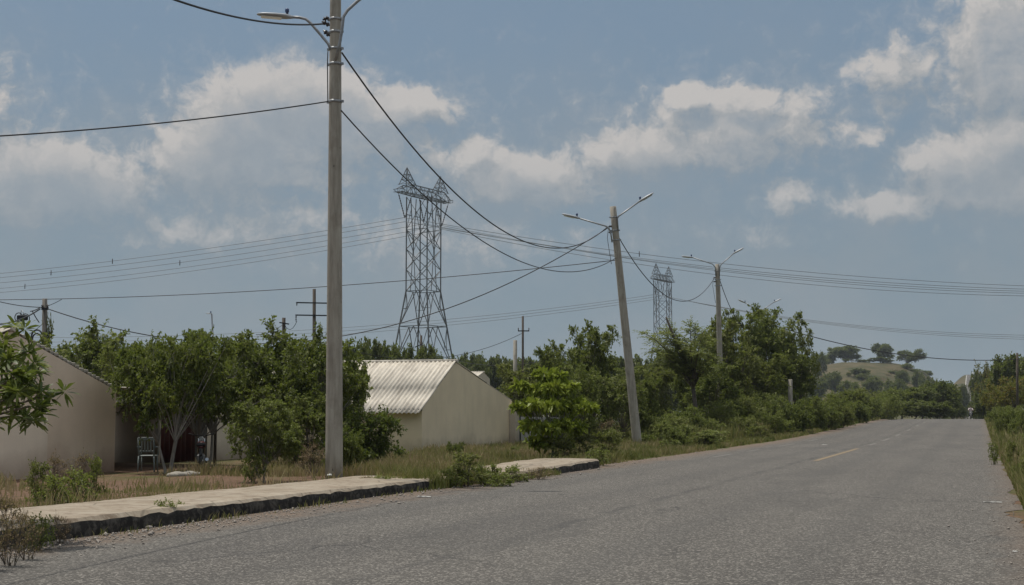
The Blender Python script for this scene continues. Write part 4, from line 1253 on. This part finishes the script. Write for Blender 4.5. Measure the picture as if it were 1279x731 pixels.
def pole_mesh(o, base, top, r0, r1, name='pole', n=26):
    mb = MB(); b, t = Vector(base), Vector(top)
    K_ = 14
    mb.tube([b.lerp(t, i / K_) for i in range(K_ + 1)], [r0 + (r1 - r0) * i / K_ for i in range(K_ + 1)], n)
    return mb.build(name, M['pole'], o)

def clamp(o, c, r, axis_dir=(0, 0, 1)):
    mb = MB(); d = Vector(axis_dir).normalized()
    mb.tube([Vector(c) - d * .03, Vector(c) + d * .03], r + .008, 24)
    mb.box(Vector(c) + Vector((r + .03, 0, 0)), (.06, .05, .05)); mb.box(Vector(c) - Vector((r + .03, 0, 0)), (.06, .05, .05))
    return mb.build('clamp', M['steel'], o)

def insul(o, c, tip):
    mb = MB(); c, t = Vector(c), Vector(tip)
    pts = [c.lerp(t, f) for f in (0, .15, .16, .35, .36, .55, .56, .75, .76, 1)]
    mb.tube(pts, [.02, .02, .05, .05, .03, .03, .05, .05, .02, .02], 10)
    return mb.build('insulator', M['insulator'], o)

G_L = 'concrete street lamp posts along the left side'
# first, tall post
b1 = gp(418, 30.6); b1.z = z_for(b1.x, b1.y, 594)
l1 = empty('street_lamp', b1, 'tall thick concrete lamp post standing behind the pavement, nearest of the lamp posts', 'street lamp', G_L)
H1 = z_for(b1.x, b1.y, -40) - b1.z
L1 = lambda py: z_for(b1.x, b1.y, py) - b1.z
lean = lambda z: Vector((-.09 * z / H1, 0, z))
pole_mesh(l1, lean(-.3), lean(H1), .192, .118)
def p1(px, py, dd=0.0): return at(px, py, 30.6 + dd) - b1
rad1 = lambda z: .192 + (.118 - .192) * z / H1
mb = MB()
mb.tube([p1(413, 62, -.08), p1(410, 55, -.05), p1(400, 43), p1(388, 29), p1(382, 24), p1(374, 22), p1(364, 21.5)], [.03] * 7, 10)
mb.build('arm', M['steel'], l1)
lamp_head(l1, p1(322, 18, -.15) - p1(366, 22, 0), p1(366, 22))
mb = MB()
ptr = [p1(419, 76, -.19), p1(424, 56, -.2), p1(427, 38, -.2), p1(429, 21, -.18), p1(434, 13, -.15), p1(446, 2, -.12), p1(464, -12, -.1)]
mb.tube(ptr, [.034] * 7, 10); mb.build('arm', M['steel'], l1)
lamp_head(l1, p1(500, -36, 0) - p1(464, -12, -.1), p1(464, -12, -.1))
for py in (24, 40, 61, 80, 127):
    z = L1(py); clamp(l1, lean(z), rad1(z))
for (pa, pb_) in (((412, 32), (402, 27)), ((412, 45), (404, 38)), ((411, 22), (403, 25))):
    insul(l1, p1(*pa), p1(*pb_))
mb = MB(); mb.tube([p1(409.5, 64, -.05), p1(409, 80), p1(409.5, 128, -.05)], .012, 6); mb.build('cable_drop', M['cable'], l1)

def lamp_post(px, base_py, top, d, bx, label, la, ra, r0, r1):
    b = gp(px, d)
    if base_py: b.z = z_for(b.x, b.y, base_py)
    o = empty('street_lamp', b, label, 'street lamp', G_L)
    q = lambda x, y, dd=0.0: at(x, y, d + dd) - b
    tp = q(*top)
    pole_mesh(o, Vector((0, 0, -.3)) - Vector((tp.x, tp.y, 0)) * (.3 / tp.z), tp, r0, r1)
    for (pts, tip) in (la, ra):
        mb = MB(); w = [q(x, y, -.12) for x, y in pts]
        mb.tube(w, [.032] * len(w), 8); mb.build('arm', M['steel'], o)
        lamp_head(o, q(tip[0], tip[1], -.12) - w[-1], w[-1], 1.0)
    for f in (.86, .90, .955):
        c = tp * f; clamp(o, c, r0 + (r1 - r0) * f, tp)
    c = q(*bx); insul(o, c + Vector((.15, 0, 0)), c)
    insul(o, c + Vector((.15, 0, -.25)), c + Vector((0, 0, -.25)))
    mb = MB(); mb.tube([c, c + Vector((-.05, 0, -.5)), c + Vector((.03, -.03, -1.0)), c + Vector((.12, 0, -1.6))], .012, 6); mb.build('cable_drop', M['cable'], o)
    return o
l2 = lamp_post(796, 558, (765.5, 258), 60, (760, 283), 'leaning concrete lamp post with two raised arms, second from the front',
               ([(764.5, 303), (763, 292), (761, 286), (758, 283), (724, 273)], (704, 268)), ([(772, 288), (771, 273), (773, 270), (797, 253)], (813, 243)), .205, .135)
l3 = lamp_post(901, 522, (896, 330), 90, (891, 347), 'upright concrete lamp post rising from the leafy crowns, third from the front',
               ([(894, 345), (893.5, 334), (890, 330), (866, 322)], (850, 320)), ([(898.5, 345), (899, 334), (901, 330), (916, 317)], (930, 309)), .205, .135)
l4 = lamp_post(950, 520, (950, 386), 121, (946, 402), 'farthest lamp post, only its two arms showing above the tall clumpy trees',
               ([(948.5, 398), (948, 389), (945, 387), (932, 379)], (921, 374)), ([(951.5, 398), (952, 388), (954, 386), (966, 378)], (976, 373)), .205, .135)

# ------------------------------------------------------------------ utility poles
def util_pole(px, top, d, r, label, mat='pole', arms=(), lean_px=0, name='utility_pole'):
    b = gp(px, d); o = empty(name, b, label, 'utility pole')
    tp = at(px + lean_px, top, d) - b
    mb = MB(); mb.tube([Vector((0, 0, -.3)), tp * .5, tp], [r * 1.25, r * 1.1, r], 14); mb.build('pole', M[mat], o)
    for (py, x0, x1, tilt, ins) in arms:
        a, c = at(x0, py + tilt, d - .2) - b, at(x1, py - tilt, d - .2) - b
        mb = MB(); mb.bar(a, c, .09); ar = mb.build('crossarm', M['dark_metal'], o)
        for f, up in ins:
            s = a.lerp(c, f); insul(o, s, s + Vector((0, 0, up)))
    return o
pa = util_pole(56, 373, 58, .10, 'grey utility pole hung with cables behind the roof of the left house', 'pole_dark', [(386, 52, 60, 0, ((.1, .2), (.9, .2)))])
da = 58
plant_px('climbing_vine', 'weedtall', 57, 383, 57.7, 'leafy creeper covering the upper part of the left utility pole', 'vine', 16, parts=('stems', 'leaves'))
mb = MB(); c = at(46, 420, da - 1)
mb.torus(c, .25, .035, 'y'); mb.torus(c + Vector((.06, -.08, -.1)), .2, .03, 'y')
tag(mb.build('cable_coil', M['cable']), 'black coil of spare cable hanging beside the utility pole at the left', 'cable coil')
co = empty('splice_box', at(28, 397, da - 1), 'small tangled splice box hanging on the cable left of the utility pole', 'splice box')
mb = MB(); mb.box((0, 0, 0), (.42, .22, .22), None, 0, .03); mb.build('case', M['dark_metal'], co)
mb = MB(); mb.torus((-.18, 0, .02), .18, .018, 'y'); mb.torus((.1, .05, -.04), .2, .018, 'y'); mb.build('loop', M['cable'], co)
mb = MB(); mb.tube([(-.1, 0, .1), (-.05, 0, .32), (.1, 0, .1)], .015, 6); mb.build('hanger', M['steel'], co)
util_pole(354.5, 397, 105, .13, 'short dark utility pole among the treetops left of the double-crossarm pole', 'wood_pole', [(404, 349, 361, -1, ()), (421, 350, 360, 0, ())])
util_pole(392.5, 361, 105, .12, 'utility pole with two crossarms just left of the tall concrete lamp post', 'wood_pole',
          [(378.5, 370, 411, -.4, ((.02, -.25), (.98, -.25))), (394, 369, 411, -.3, ((.02, -.5), (.95, -.5)))])
util_pole(526, 419, 150, .12, 'stub of a utility pole standing against the foot of the big lattice tower', 'wood_pole', [(432, 518, 527, 2, ())])
util_pole(643.5, 425, 120, .16, 'pale vine-wrapped pole stump left of the slim three-insulator pole', 'pole')
util_pole(653, 395, 120, .09, 'slim dark utility pole with a small crossarm, right of the vine-wrapped stump', 'wood_pole',
          [(413.5, 647, 661, 0, ((.03, .3), (.97, .3)))])
util_pole(1270.5, 441, 130, .10, 'thin utility pole rising from the bushes on the right side of the road', 'wood_pole')
util_pole(987, 474, 108, .16, 'short pale post half hidden under the leafy row', 'pole', name='short_post')
d_b = gp(264, 95); do = empty('area_light', d_b, 'slim tilted light pole poking above the yard trees', 'light pole')
t0 = at(264.5, 392, 95) - d_b
mb = MB(); mb.tube([(0, 0, -.2), Vector((.2, 0, t0.z * .5)), t0], [.08, .07, .05], 8); mb.build('pole', M['steel'], do)
lamp_head(do, (-1, -.2, .1), t0, .55)

# ------------------------------------------------------------------ lattice towers
def make_tower():
    o = empty('lattice_tower', (0, 0, 0), 'tall steel lattice power tower rising behind the corrugated-roof house', 'lattice tower', 'high voltage lattice towers')
    WB, WW, ZW, ZT = 5.5, 2.3, 24.0, 41.5
    ZI = 17.5
    def hw(z):
        return WB + (WW - WB) * min(1, z / ZW)
    br = MB()
    def face(z0, z1, w, kind='X', horiz=True):
        a, b = hw(z0), hw(z1)
        C0 = [Vector((sx * a, sy * a, z0)) for sx, sy in ((-1, -1), (1, -1), (1, 1), (-1, 1))]
        C1 = [Vector((sx * b, sy * b, z1)) for sx, sy in ((-1, -1), (1, -1), (1, 1), (-1, 1))]
        for i in range(4):
            j = (i + 1) % 4
            if kind == 'X':
                br.bar(C0[i], C1[j], w); br.bar(C0[j], C1[i], w)
            else:
                m = (C1[i] + C1[j]) / 2
                br.bar(C0[i], m, w); br.bar(C0[j], m, w)
                q0, q1 = (C0[i] + m) / 2, (C0[j] + m) / 2
                br.bar(q0, C0[i].lerp(C1[i], .5), w * .7); br.bar(q1, C0[j].lerp(C1[j], .5), w * .7)
                br.bar(q0, C1[i], w * .7); br.bar(q1, C1[j], w * .7)
            if horiz: br.bar(C1[i], C1[j], w)
    face(0, 9, .17, 'K'); face(9, 17.5, .16, 'K'); face(17.5, 24, .15, 'K')
    for z0, z1 in ((24, 28), (28, 31.8), (31.8, 35.4)): face(z0, z1, .13, 'X', False)
    # V braces that meet in the middle of the head (crossing between the inner posts)
    for s in (-1, 1):
        y = s * WW
        br.bar((-WW, y, 35.4), (0, y, 31.5), .12); br.bar((WW, y, 35.4), (0, y, 31.5), .12)
        br.bar((-.9, y, ZT), (0.1, y, 31.5), .16); br.bar((.9, y, ZT), (-.1, y, 31.5), .16)
        br.bar((-.1, y, 31.5), (-.9, y, 24), .13); br.bar((.1, y, 31.5), (.9, y, 24), .13)
        br.bar((-WW, y, 38.2), (-.55, y, 38.2), .16); br.bar((.55, y, 38.2), (WW, y, 38.2), .16)
        br.bar((-WW, y, 35.4), (-.7, y, 39.5), .11); br.bar((WW, y, 35.4), (.7, y, 39.5), .11)
        x = s * WW
        br.bar((x, -WW, 35.4), (x, WW, ZT), .11); br.bar((x, WW, 35.4), (x, -WW, ZT), .11); br.bar((x, -WW, 35.4), (x, WW, 35.4), .12)
    br.build('bracing', M['tower_steel'], o)
    for sx, sy in ((-1, -1), (1, -1), (1, 1), (-1, 1)):
        mb = MB(); mb.bar((sx * WB, sy * WB, -.5), (sx * WW, sy * WW, ZW), .26); mb.bar((sx * WW, sy * WW, ZW), (sx * WW, sy * WW, ZT), .22)
        mb.build('leg', M['tower_steel'], o)
    # crossarm: box truss along local x
    ca = MB(); X1, hh, yw = 8.3, 1.6, 1.1
    for y in (-yw, yw):
        ca.bar((-X1, y * .5, ZT), (-WW, y, ZT), .2); ca.bar((-WW, y, ZT), (WW, y, ZT), .2); ca.bar((WW, y, ZT), (X1, y * .5, ZT), .2)
        ca.bar((-X1, y * .5, ZT + .5), (-X1 + 3, y, ZT + hh), .16); ca.bar((-X1 + 3, y, ZT + hh), (X1 - 3, y, ZT + hh), .16); ca.bar((X1 - 3, y, ZT + hh), (X1, y * .5, ZT + .5), .16)
        n = 12
        for i in range(n):
            x0, x1 = -X1 + 2 * X1 * i / n, -X1 + 2 * X1 * (i + 1) / n
            zt = lambda x: ZT + min(hh, .5 + (X1 - abs(x)) / 3 * (hh - .5))
            ca.bar((x0, y, ZT), (x1, y, zt(x1)), .10) if i % 2 else ca.bar((x0, y, zt(x0)), (x1, y, ZT), .10)
            ca.bar((x1, y, ZT), (x1, y, zt(x1)), .09)
    for i in range(13):
        x = -X1 + 2 * X1 * i / 12
        ca.bar((x, -yw, ZT), (x, yw, ZT), .10); ca.bar((x, -yw, ZT + (hh if abs(x) < 7.1 else .5)), (x, yw, ZT + (hh if abs(x) < 7.1 else .5)), .09)
        if i < 12: ca.bar((x, -yw if i % 2 else yw, ZT), (x + 2 * X1 / 12, yw if i % 2 else -yw, ZT), .09)
    ca.build('crossarm', M['tower_steel'], o)
    for s in (-1, 1):
        pk = MB(); cx = s * 5.4; tp = Vector((cx + s * .2, 0, ZT + 4.8))
        for dx, dy in ((-1.15, -yw), (1.15, -yw), (1.15, yw), (-1.15, yw)):
            pk.bar((cx + dx, dy, ZT + hh), tp, .15)
        for f in (.3, .6):
            pts = [Vector((cx + dx, dy, ZT + hh)).lerp(tp, f) for dx, dy in ((-1.15, -yw), (1.15, -yw), (1.15, yw), (-1.15, yw))]
            for i in range(4): pk.bar(pts[i], pts[(i + 1) % 4], .1)
            for i in range(4): pk.bar(pts[i], Vector((cx + (-1.15, 1.15, 1.15, -1.15)[(i + 1) % 4], (-yw, -yw, yw, yw)[(i + 1) % 4], ZT + hh)).lerp(tp, f - .3), .09)
        pk.build('peak', M['tower_steel'], o)
    # V strings of insulators
    for cx in (-6.2, 0, 6.2):
        for s in (-1, 1):
            a = Vector((cx + s * 2.2, 0, ZT - .1)); b = Vector((cx, 0, ZT - 4.6))
            if cx == 0: a = Vector((s * 1.6, 0, ZT - .1))
            mb = MB(); pts = []; rad = []
            for k in range(22):
                f = k / 21; pts.append(a.lerp(b, f)); rad.append(.13 if (k % 2 and 2 < k < 20) else .05)
            mb.tube(pts, rad, 8); mb.build('insulator_string', M['insulator'], o)
    return o
MB.wk = .76
tw1 = make_tower()
MB.wk = 1.0
T1 = gp(528, 275); tw1.location = (T1.x, T1.y, T1.z)
# crossarm runs mostly away from the camera, its right end farther
beam_dir = (RIGHT * .50 + Vector((FWD.x, FWD.y, 0)) * .87)
tw1.rotation_euler.z = math.atan2(beam_dir.y, beam_dir.x)
s1 = (z_for(T1.x, T1.y, 215) - T1.z) / 46.3
tw1.scale = (s1, s1, s1)
tw2 = copy_tree(tw1)
T2 = gp(829, 470); tw2.location = (T2.x, T2.y, T2.z)
s2 = (z_for(T2.x, T2.y, 331) - T2.z) / 46.3
tw2.scale = (s2 * .9, s2 * .9, s2)
tw2['label'] = 'smaller, farther lattice power tower between the leaning lamp post and the third lamp post'
bd2 = (RIGHT * .50 + Vector((FWD.x, FWD.y, 0)) * .93); tw2.rotation_euler.z = math.atan2(bd2.y, bd2.x)

# ------------------------------------------------------------------ cables
def cable(p, q, sag, r, label, mat='cable', n=40, group=None, name='power_cable', cat='cable', damp=()):
    p, q = Vector(p), Vector(q)
    mb = MB(); pts = []
    for i in range(n + 1):
        t = i / n; v = p.lerp(q, t); v.z -= 4 * sag * t * (1 - t); pts.append(v - p)
    mb.tube(pts, r, 6, 0, True)
    o = mb.build(name, M[mat], None, p)
    tag(o, label, cat, group)
    for k, t in enumerate(damp):
        v = p.lerp(q, t); v.z -= 4 * sag * t * (1 - t); v -= p
        m2 = MB(); m2.tube([v + Vector((0, 0, .5)), v + Vector((0, 0, -.6))], .09, 6); m2.build('marker', M['insulator'], o)
    return o
A1 = lambda px, py, dd=0: at(px, py, 30.6 + dd)
A2 = lambda px, py, dd=0: at(px, py, 60 + dd)
A3 = lambda px, py, dd=0: at(px, py, 90 + dd)
prev = Vector((b1.x + .4, b1.y - 33, b1.z + L1(30)))
cable(A1(403, 30), at(-190, -220, 14.5), .62, .020, 'black cable leaving the first lamp post towards the upper left of the picture')
cable(A1(409, 127), at(-120, 176, 24), .12, .014, 'thin cable running level to the left from the middle of the first lamp post')
cable(A1(427, 66), A2(758, 284), 2.25, .019, 'thick upper cable sagging from the first lamp post to the leaning lamp post')
cable(A1(426, 138), A2(770, 322), 1.75, .015, 'lower sagging cable between the first lamp post and the leaning lamp post')
cable(A2(759, 285), at(60, 386, 58), 2.9, .020, 'cable from the leaning lamp post across the tower to the left utility pole')
cable(A2(770, 325), at(-140, 374, 75), .55, .016, 'thin straight cable running left from the leaning lamp post past the tower foot')
cable(A2(772, 295), A3(892, 348), 2.05, .02, 'cable hanging in a loop between the leaning lamp post and the third lamp post')
cable(A3(899, 350), at(946, 402, 121), 1.6, .024, 'cable sagging from the third lamp post into the tall trees')
cable(at(953, 402, 121), at(1270, 449, 130), 1.1, .035, 'cable running right from the tall trees across the hill to the right utility pole')
cable(at(1270, 449, 130), at(1400, 452, 120), .3, .035, 'cable leaving the right utility pole out of the picture')
cable(at(56, 384, 58), at(-60, 356, 50), .2, .016, 'thin cable climbing left from the top of the left utility pole')
cable(at(50, 386, 58), at(-40, 400, 50), .35, .028, 'thick cable carrying the splice box left of the utility pole')
cable(at(54, 404, 58), at(28, 422, 57.5), .05, .012, 'short stay cable beside the black coil at the left utility pole')
cable(at(50, 384, 58), at(38, 389, 57), .03, .02, 'short jumper cable at the head of the left utility pole')
cable(at(60, 382, 58), at(77, 374, 57), .02, .012, 'stub of cable sticking out right of the left utility pole')
cable(at(40, 388, 57.2), at(49, 403, 57.2), .02, .02, 'cable tail looping under the splice box')
cable(at(354, 405, 105), at(320, 418, 95), .2, .02, 'short cable left of the short dark pole in the treetops')
cable(at(355, 405, 105), at(371, 401, 104), .5, .02, 'short sagging cable between the two treetop poles')
cable(at(412, 430, 105), at(653, 416, 120), 1.6, .02, 'thin cable low over the treetops behind the corrugated-roof house')
cable(at(526, 434, 150), at(700, 446, 110), 1.2, .02, 'thin cable running right from the pole stub at the tower foot')
# high-voltage conductors
HVL = 'high voltage conductors'
def tpt(tw, x, z):
    return tw.matrix_basis @ Vector((x, 0, z))
bpy.context.view_layer.update()
att = [tpt(tw1, -6.4, 37.0), tpt(tw1, -6.0, 36.3), tpt(tw1, 0, 36.6), tpt(tw1, 6.0, 37.0), tpt(tw1, 6.4, 36.3)]
lefts = [(346, (.50,)), (350, (.62,)), (356, (.40,)), (363, (.7,)), (367, ())]
nm = ['uppermost', 'second', 'middle', 'fourth', 'lowest']
for i, (y, dp) in enumerate(lefts):
    e = at(-160, y + 9, 330)
    cable(att[i], e, 1.5 + i * .2, .045, nm[i] + ' of the high voltage conductors strung left from the large lattice tower', 'conductor', 40, HVL, 'conductor', 'conductor', dp)
rights = [(352, ()), (355, ()), (357, ()), (359, ()), (361, ())]
for i, (y, dp) in enumerate(rights):
    e = at(1420, y + 8, 300)
    cable(att[i], e, 3.2 + i * .25, .045, nm[i] + ' of the high voltage conductors strung right from the large lattice tower', 'conductor', 50, HVL, 'conductor', 'conductor', (.30,) if i == 0 else ())
att2 = [tpt(tw2, -6.2, 36.9), tpt(tw2, 0, 36.9), tpt(tw2, 6.2, 36.9)]
for i in range(3):
    cable(att2[i], at(-150, 418 + 7 * i, 420), 5.5, .06, ['upper', 'middle', 'lower'][i] + ' faint conductor running left from the small far tower', 'conductor', 40, HVL, 'conductor', 'conductor')
    cable(att2[i], at(1420, 418 + 3 * i, 420), 4.5, .06, ['upper', 'middle', 'lower'][i] + ' faint conductor running right from the small far tower', 'conductor', 40, HVL, 'conductor', 'conductor')

# ------------------------------------------------------------------ things in the yard and on the road
def chair():
    b = gp(186, 38.6); o = empty('plastic_chair', b, 'pale plastic chair under the yard tree at the porch', 'chair', None, R(200))
    mb = MB(); mb.box((0, 0, .44), (.44, .44, .03), None, 0, .012); mb.build('seat', M['chair_plastic'], o)
    bk = MB()
    for x in (-.2, .2): bk.tube([(x, .2, .44), (x * 1.05, .27, .92)], .022, 8)
    bk.box((0, .275, .90), (.44, .03, .09), None, 0, .012); bk.box((0, .225, .56), (.42, .025, .05), None, 0, .01)
    for x in (-.12, -.04, .04, .12): bk.bar((x, .235, .56), (x, .27, .88), .035)
    bk.build('backrest', M['chair_plastic'], o)
    for x in (-.2, .2):
        for y in (-.19, .19):
            mb = MB(); mb.tube([(x * 1.12, y * 1.15, 0), (x, y, .44)], [.018, .026], 8); mb.build('leg', M['chair_plastic'], o)
        mb = MB(); mb.tube([(x * 1.15, -.2, .44), (x * 1.2, -.2, .66), (x * 1.2, .22, .68)], .02, 8); mb.build('armrest', M['chair_plastic'], o)
chair()

def motorcycle(loc, rz, label):
    o = empty('motorcycle', loc, label, 'motorcycle', None, rz)
    for y, nm_ in ((-.62, 'wheel'), (.66, 'wheel')):
        mb = MB(); mb.torus((0, y, .30), .25, .05, 'x', 28, 10); w = mb.build(nm_, M['black_rubber'], o)
        mb = MB(); mb.torus((0, y, .30), .2, .014, 'x', 24, 6); mb.tube([(-.06, y, .3), (.06, y, .3)], .05, 10)
        for k in range(8):
            a = k * math.pi / 4; mb.bar((0, y, .3), (0, y + .2 * math.cos(a), .3 + .2 * math.sin(a)), .008)
        mb.build('rim', M['chrome'], w)
    mb = MB(); mb.tube([(0, -.62, .3), (0, -.1, .42), (0, .2, .6), (0, .42, .82)], .03, 8); mb.tube([(0, -.1, .42), (0, -.5, .68)], .025, 8); mb.tube([(0, .1, .3), (0, .35, .72)], .025, 8); mb.build('frame', M['dark_metal'], o)
    mb = MB(); mb.box((0, .05, .36), (.22, .34, .26), None, 0, .05); mb.build('engine', M['steel'], o)
    mb = MB()
    mb.lathe([(.02, -.2), (.1, -.17), (.135, -.05), (.13, .08), (.08, .2), (.02, .23)], 16); 
    vs = [Vector((v[0], v[2] + .2, v[1] * .8 + .72)) for v in mb.v]; mb.v = [tuple(v) for v in vs]
    mb.build('fuel_tank', M['red_paint'], o)
    mb = MB(); mb.box((0, -.28, .74), (.24, .62, .09), None, 0, .035); mb.build('seat', M['black_rubber'], o)
    for x in (-.08, .08):
        mb = MB(); mb.tube([(x, .66, .3), (x, .44, .9)], .022, 8); mb.build('fork', M['chrome'], o)
    mb = MB(); mb.tube([(-.34, .34, 1.02), (-.1, .42, .96), (.1, .42, .96), (.34, .34, 1.02)], .014, 8); mb.build('handlebar', M['dark_metal'], o)
    mb = MB(); mb.tube([(0, .46, .86), (0, .53, .86), (0, .57, .86)], [.06, .085, .08], 14); mb.build('headlight', M['lamp_glass'], o)
    mb = MB(); mb.box((0, -.66, .68), (.1, .05, .06), None, 0, .015); mb.build('tail_light', M['red_paint'], o)
    for y in (-.62, .66):
        mb = MB(); pts = [(0, y + .33 * math.cos(a), .3 + .33 * math.sin(a)) for a in [R(x) for x in range(30, 151, 15)]]
        mb.tube(pts, .035, 6); mb.build('mudguard', M['dark_metal'], o)
    mb = MB(); mb.tube([(.12, .1, .25), (.15, -.3, .27), (.16, -.7, .36)], [.02, .03, .045], 10); mb.build('exhaust', M['chrome'], o)
    return o
mp = gp(252, 38.2)
motorcycle(mp, R(30), 'dark motorcycle parked on the bare soil under the yard trees')

def person_mesh(name, joints, edges, radii):
    me = bpy.data.meshes.new(name); me.from_pydata(joints, edges, [])
    o = bpy.data.objects.new(name, me); COL.objects.link(o)
    md = o.modifiers.new('skin', 'SKIN'); md.use_smooth_shade = True
    for i, r_ in enumerate(radii): me.skin_vertices[0].data[i].radius = (r_, r_)
    me.skin_vertices[0].data[0].use_root = True
    o.modifiers.new('sub', 'SUBSURF').levels = 2
    dg = bpy.context.evaluated_depsgraph_get()
    m2 = bpy.data.meshes.new_from_object(o.evaluated_get(dg))
    bpy.data.objects.remove(o)
    return m2
# rider coming up the far side of the crest
rp = Vector((at(1212.5, 517, 178).x, at(1212.5, 517, 178).y, 0)); rp.z = float(road_z(rp.y)) + .01
motorcycle(rp, R(180), 'small dark motorcycle with a rider on the far stretch of the road')
joints = [(0, .12, .86), (0, .08, 1.10), (0, .02, 1.32), (0, 0, 1.42), (0, -.02, 1.54), (0, -.03, 1.64),
          (.18, .02, 1.33), (.27, -.16, 1.14), (.30, -.36, 1.05), (-.18, .02, 1.33), (-.27, -.16, 1.14), (-.30, -.36, 1.05),
          (.11, .1, .84), (.21, -.24, .72), (.19, -.06, .34), (.19, -.18, .28), (-.11, .1, .84), (-.21, -.24, .72), (-.19, -.06, .34), (-.19, -.18, .28)]
edges = [(0, 1), (1, 2), (2, 3), (3, 4), (4, 5), (2, 6), (6, 7), (7, 8), (2, 9), (9, 10), (10, 11), (0, 12), (12, 13), (13, 14), (14, 15), (0, 16), (16, 17), (17, 18), (18, 19)]
radii = [.14, .14, .15, .055, .09, .085, .065, .048, .035, .065, .048, .035, .095, .07, .05, .04, .095, .07, .05, .04]
pm = person_mesh('rider', joints, edges, radii)
pm.materials.append(M['skin']); pm.materials.append(M['pale_cloth']); pm.materials.append(M['dark_cloth']); pm.materials.append(M['hair'])
for p_ in pm.polygons:
    c = p_.center
    p_.material_index = 0
    if .88 < c.z < 1.43 and c.y > -.28: p_.material_index = 1
    if c.z <= .93: p_.material_index = 2
    if c.z > 1.58 or (c.z > 1.5 and c.y > .02): p_.material_index = 3
pr_ = link('person', pm, None, rp); tag(pr_, 'person in a pale pink shirt and dark trousers riding on the far road', 'person')

# white car cresting the far hill
cb_ = Vector((-3.2, 1085, float(road_z(1085)) + .02))
cv = empty('car', cb_, 'tiny white car coming over the top of the distant hill road', 'car')
mb = MB(); mb.prism([(-2, .3), (2, .3), (2.05, .75), (1.2, .9), (.6, 1.4), (-1.3, 1.42), (-1.95, .95)], 1.7, 'x', -.85); mb.build('body', M['car_white'], cv)
mb = MB(); mb.prism([(.62, 1.36), (1.14, .94), (1.16, .96), (.65, 1.39)], 1.4, 'x', -.7); mb.build('windscreen', M['car_glass'], cv)
mb = MB(); mb.prism([(-1.2, .95), (1.0, .95), (.55, 1.33), (-1.15, 1.35)], 1.72, 'x', -.86); mb.build('side_window', M['car_glass'], cv)
for y in (-1.25, 1.3):
    for x in (-.8, .8):
        mb = MB(); mb.tube([(x - .1, y, .32), (x + .1, y, .32)], .32, 16); mb.build('wheel', M['black_rubber'], cv)

# white stones lying in the yard
for i, (px, py, s) in enumerate([(217, 596, .16), (223, 594.5, .2), (231, 593, .17), (238, 592.5, .2), (246, 593.5, .15)]):
    b = gp(px, 35 + i * .25)
    rg = np.random.default_rng(200 + i); mb = MB()
    mb.lathe([(.3, -.3), (.9, -.1), (1, .25), (.75, .6), (.3, .75)], 10)
    vs = [Vector((v[0] * s * (1 + rg.normal(0, .08)), v[1] * s * .8 * (1 + rg.normal(0, .08)), v[2] * s * .8)) for v in mb.v]; mb.v = [tuple(v) for v in vs]
    tag(mb.build('yard_stone', M['plaster_cap'], None, b), 'pale stone in the row lying under the yard trees', 'stone', 'pale stones in the yard')
# loose stones and litter near the kerb
for i, (px, py, s, lab) in enumerate([(74, 678, .055, 'grey loose stone on the gravel at the near end of the kerb'),
                                      (186, 660, .05, 'pale loose stone lying on the road below the weedy kerb'),
                                      (382, 592, .06, 'small white stone at the foot of the first lamp post'),
                                      (545, 606, .07, 'pale rubble lump at the broken end of the long pavement')]):
    dd = CAMZ * F / (py - 517) if py > 600 else 30.0
    q = at(px, py, dd); zz = float(road_z(q.y)) if py > 600 else g(q.x, q.y) + .05
    if i == 2: q = Vector((b1.x + .02, b1.y - .26, 0)); zz = b1.z
    rg = np.random.default_rng(300 + i); mb = MB()
    mb.lathe([(.3, -.2), (.9, -.05), (1, .3), (.7, .7), (.25, .85)], 9)
    mb.v = [(v[0] * s * (1 + rg.normal(0, .12)), v[1] * s * (1 + rg.normal(0, .12)), v[2] * s * .8) for v in mb.v]
    tag(mb.build('loose_stone', M['white_paint'] if i == 2 else M['stone'], None, (q.x, q.y, zz + .005)), lab, 'stone')
for i, (px, py, w, h, lab) in enumerate([(1240, 628, .30, .10, 'flat white paper scrap lying on the right side of the road'),
                                         (228, 650, .22, .12, 'white plastic scrap below the kerb by the green weed'),
                                         (530, 621, .26, .12, 'crumpled pale wrapper lying on the gravel near the pavement end'),
                                         (1268, 690, .05, .04, 'tiny white scrap at the right edge of the picture'),
                                         (1030, 556, .25, .15, 'white scrap on the far left edge of the road')]):
    dd = CAMZ * F / (py - 517); q = at(px, py, dd)
    rg = np.random.default_rng(400 + i); mb = MB(); n = 7
    vs = [(w * (a / (n - 1) - .5), h * (b / (n - 1) - .5), .014 + abs(rg.normal(0, .003))) for b in range(n) for a in range(n)]
    fs = [(b * n + a, b * n + a + 1, b * n + n + a + 1, b * n + n + a) for b in range(n - 1) for a in range(n - 1)]
    o2 = len(vs); vs += [(x, y, z - .004) for x, y, z in vs]; fs += [tuple(o2 + k for k in reversed(f)) for f in list(fs)]
    mb.add(vs, fs, 0, True)
    tag(mb.build('paper_scrap', M['white_paint'], None, (q.x, q.y, float(road_z(q.y)))), lab, 'litter')

# ------------------------------------------------------------------ humid air
def haze():
    x0, x1, y0, y1, z0, z1 = -6300, 6300, -200, 8300, -9, 95
    mb = MB(); mb.box(((x0 + x1) / 2, (y0 + y1) / 2, (z0 + z1) / 2), (x1 - x0, y1 - y0, z1 - z0))
    m = bpy.data.materials.new('haze'); m.use_nodes = True; nt = m.node_tree; nt.nodes.clear()
    o = nt.nodes.new('ShaderNodeOutputMaterial'); v = nt.nodes.new('ShaderNodeVolumePrincipled')
    v.inputs['Color'].default_value = (.80, .88, .95, 1); v.inputs['Density'].default_value = HAZE; v.inputs['Anisotropy'].default_value = .3
    nt.links.new(v.outputs[0], o.inputs['Volume'])
    tag(mb.build('haze', m), 'thin humid haze filling the air over the whole place', 'haze', kind='stuff')
HAZE = .00013
haze()
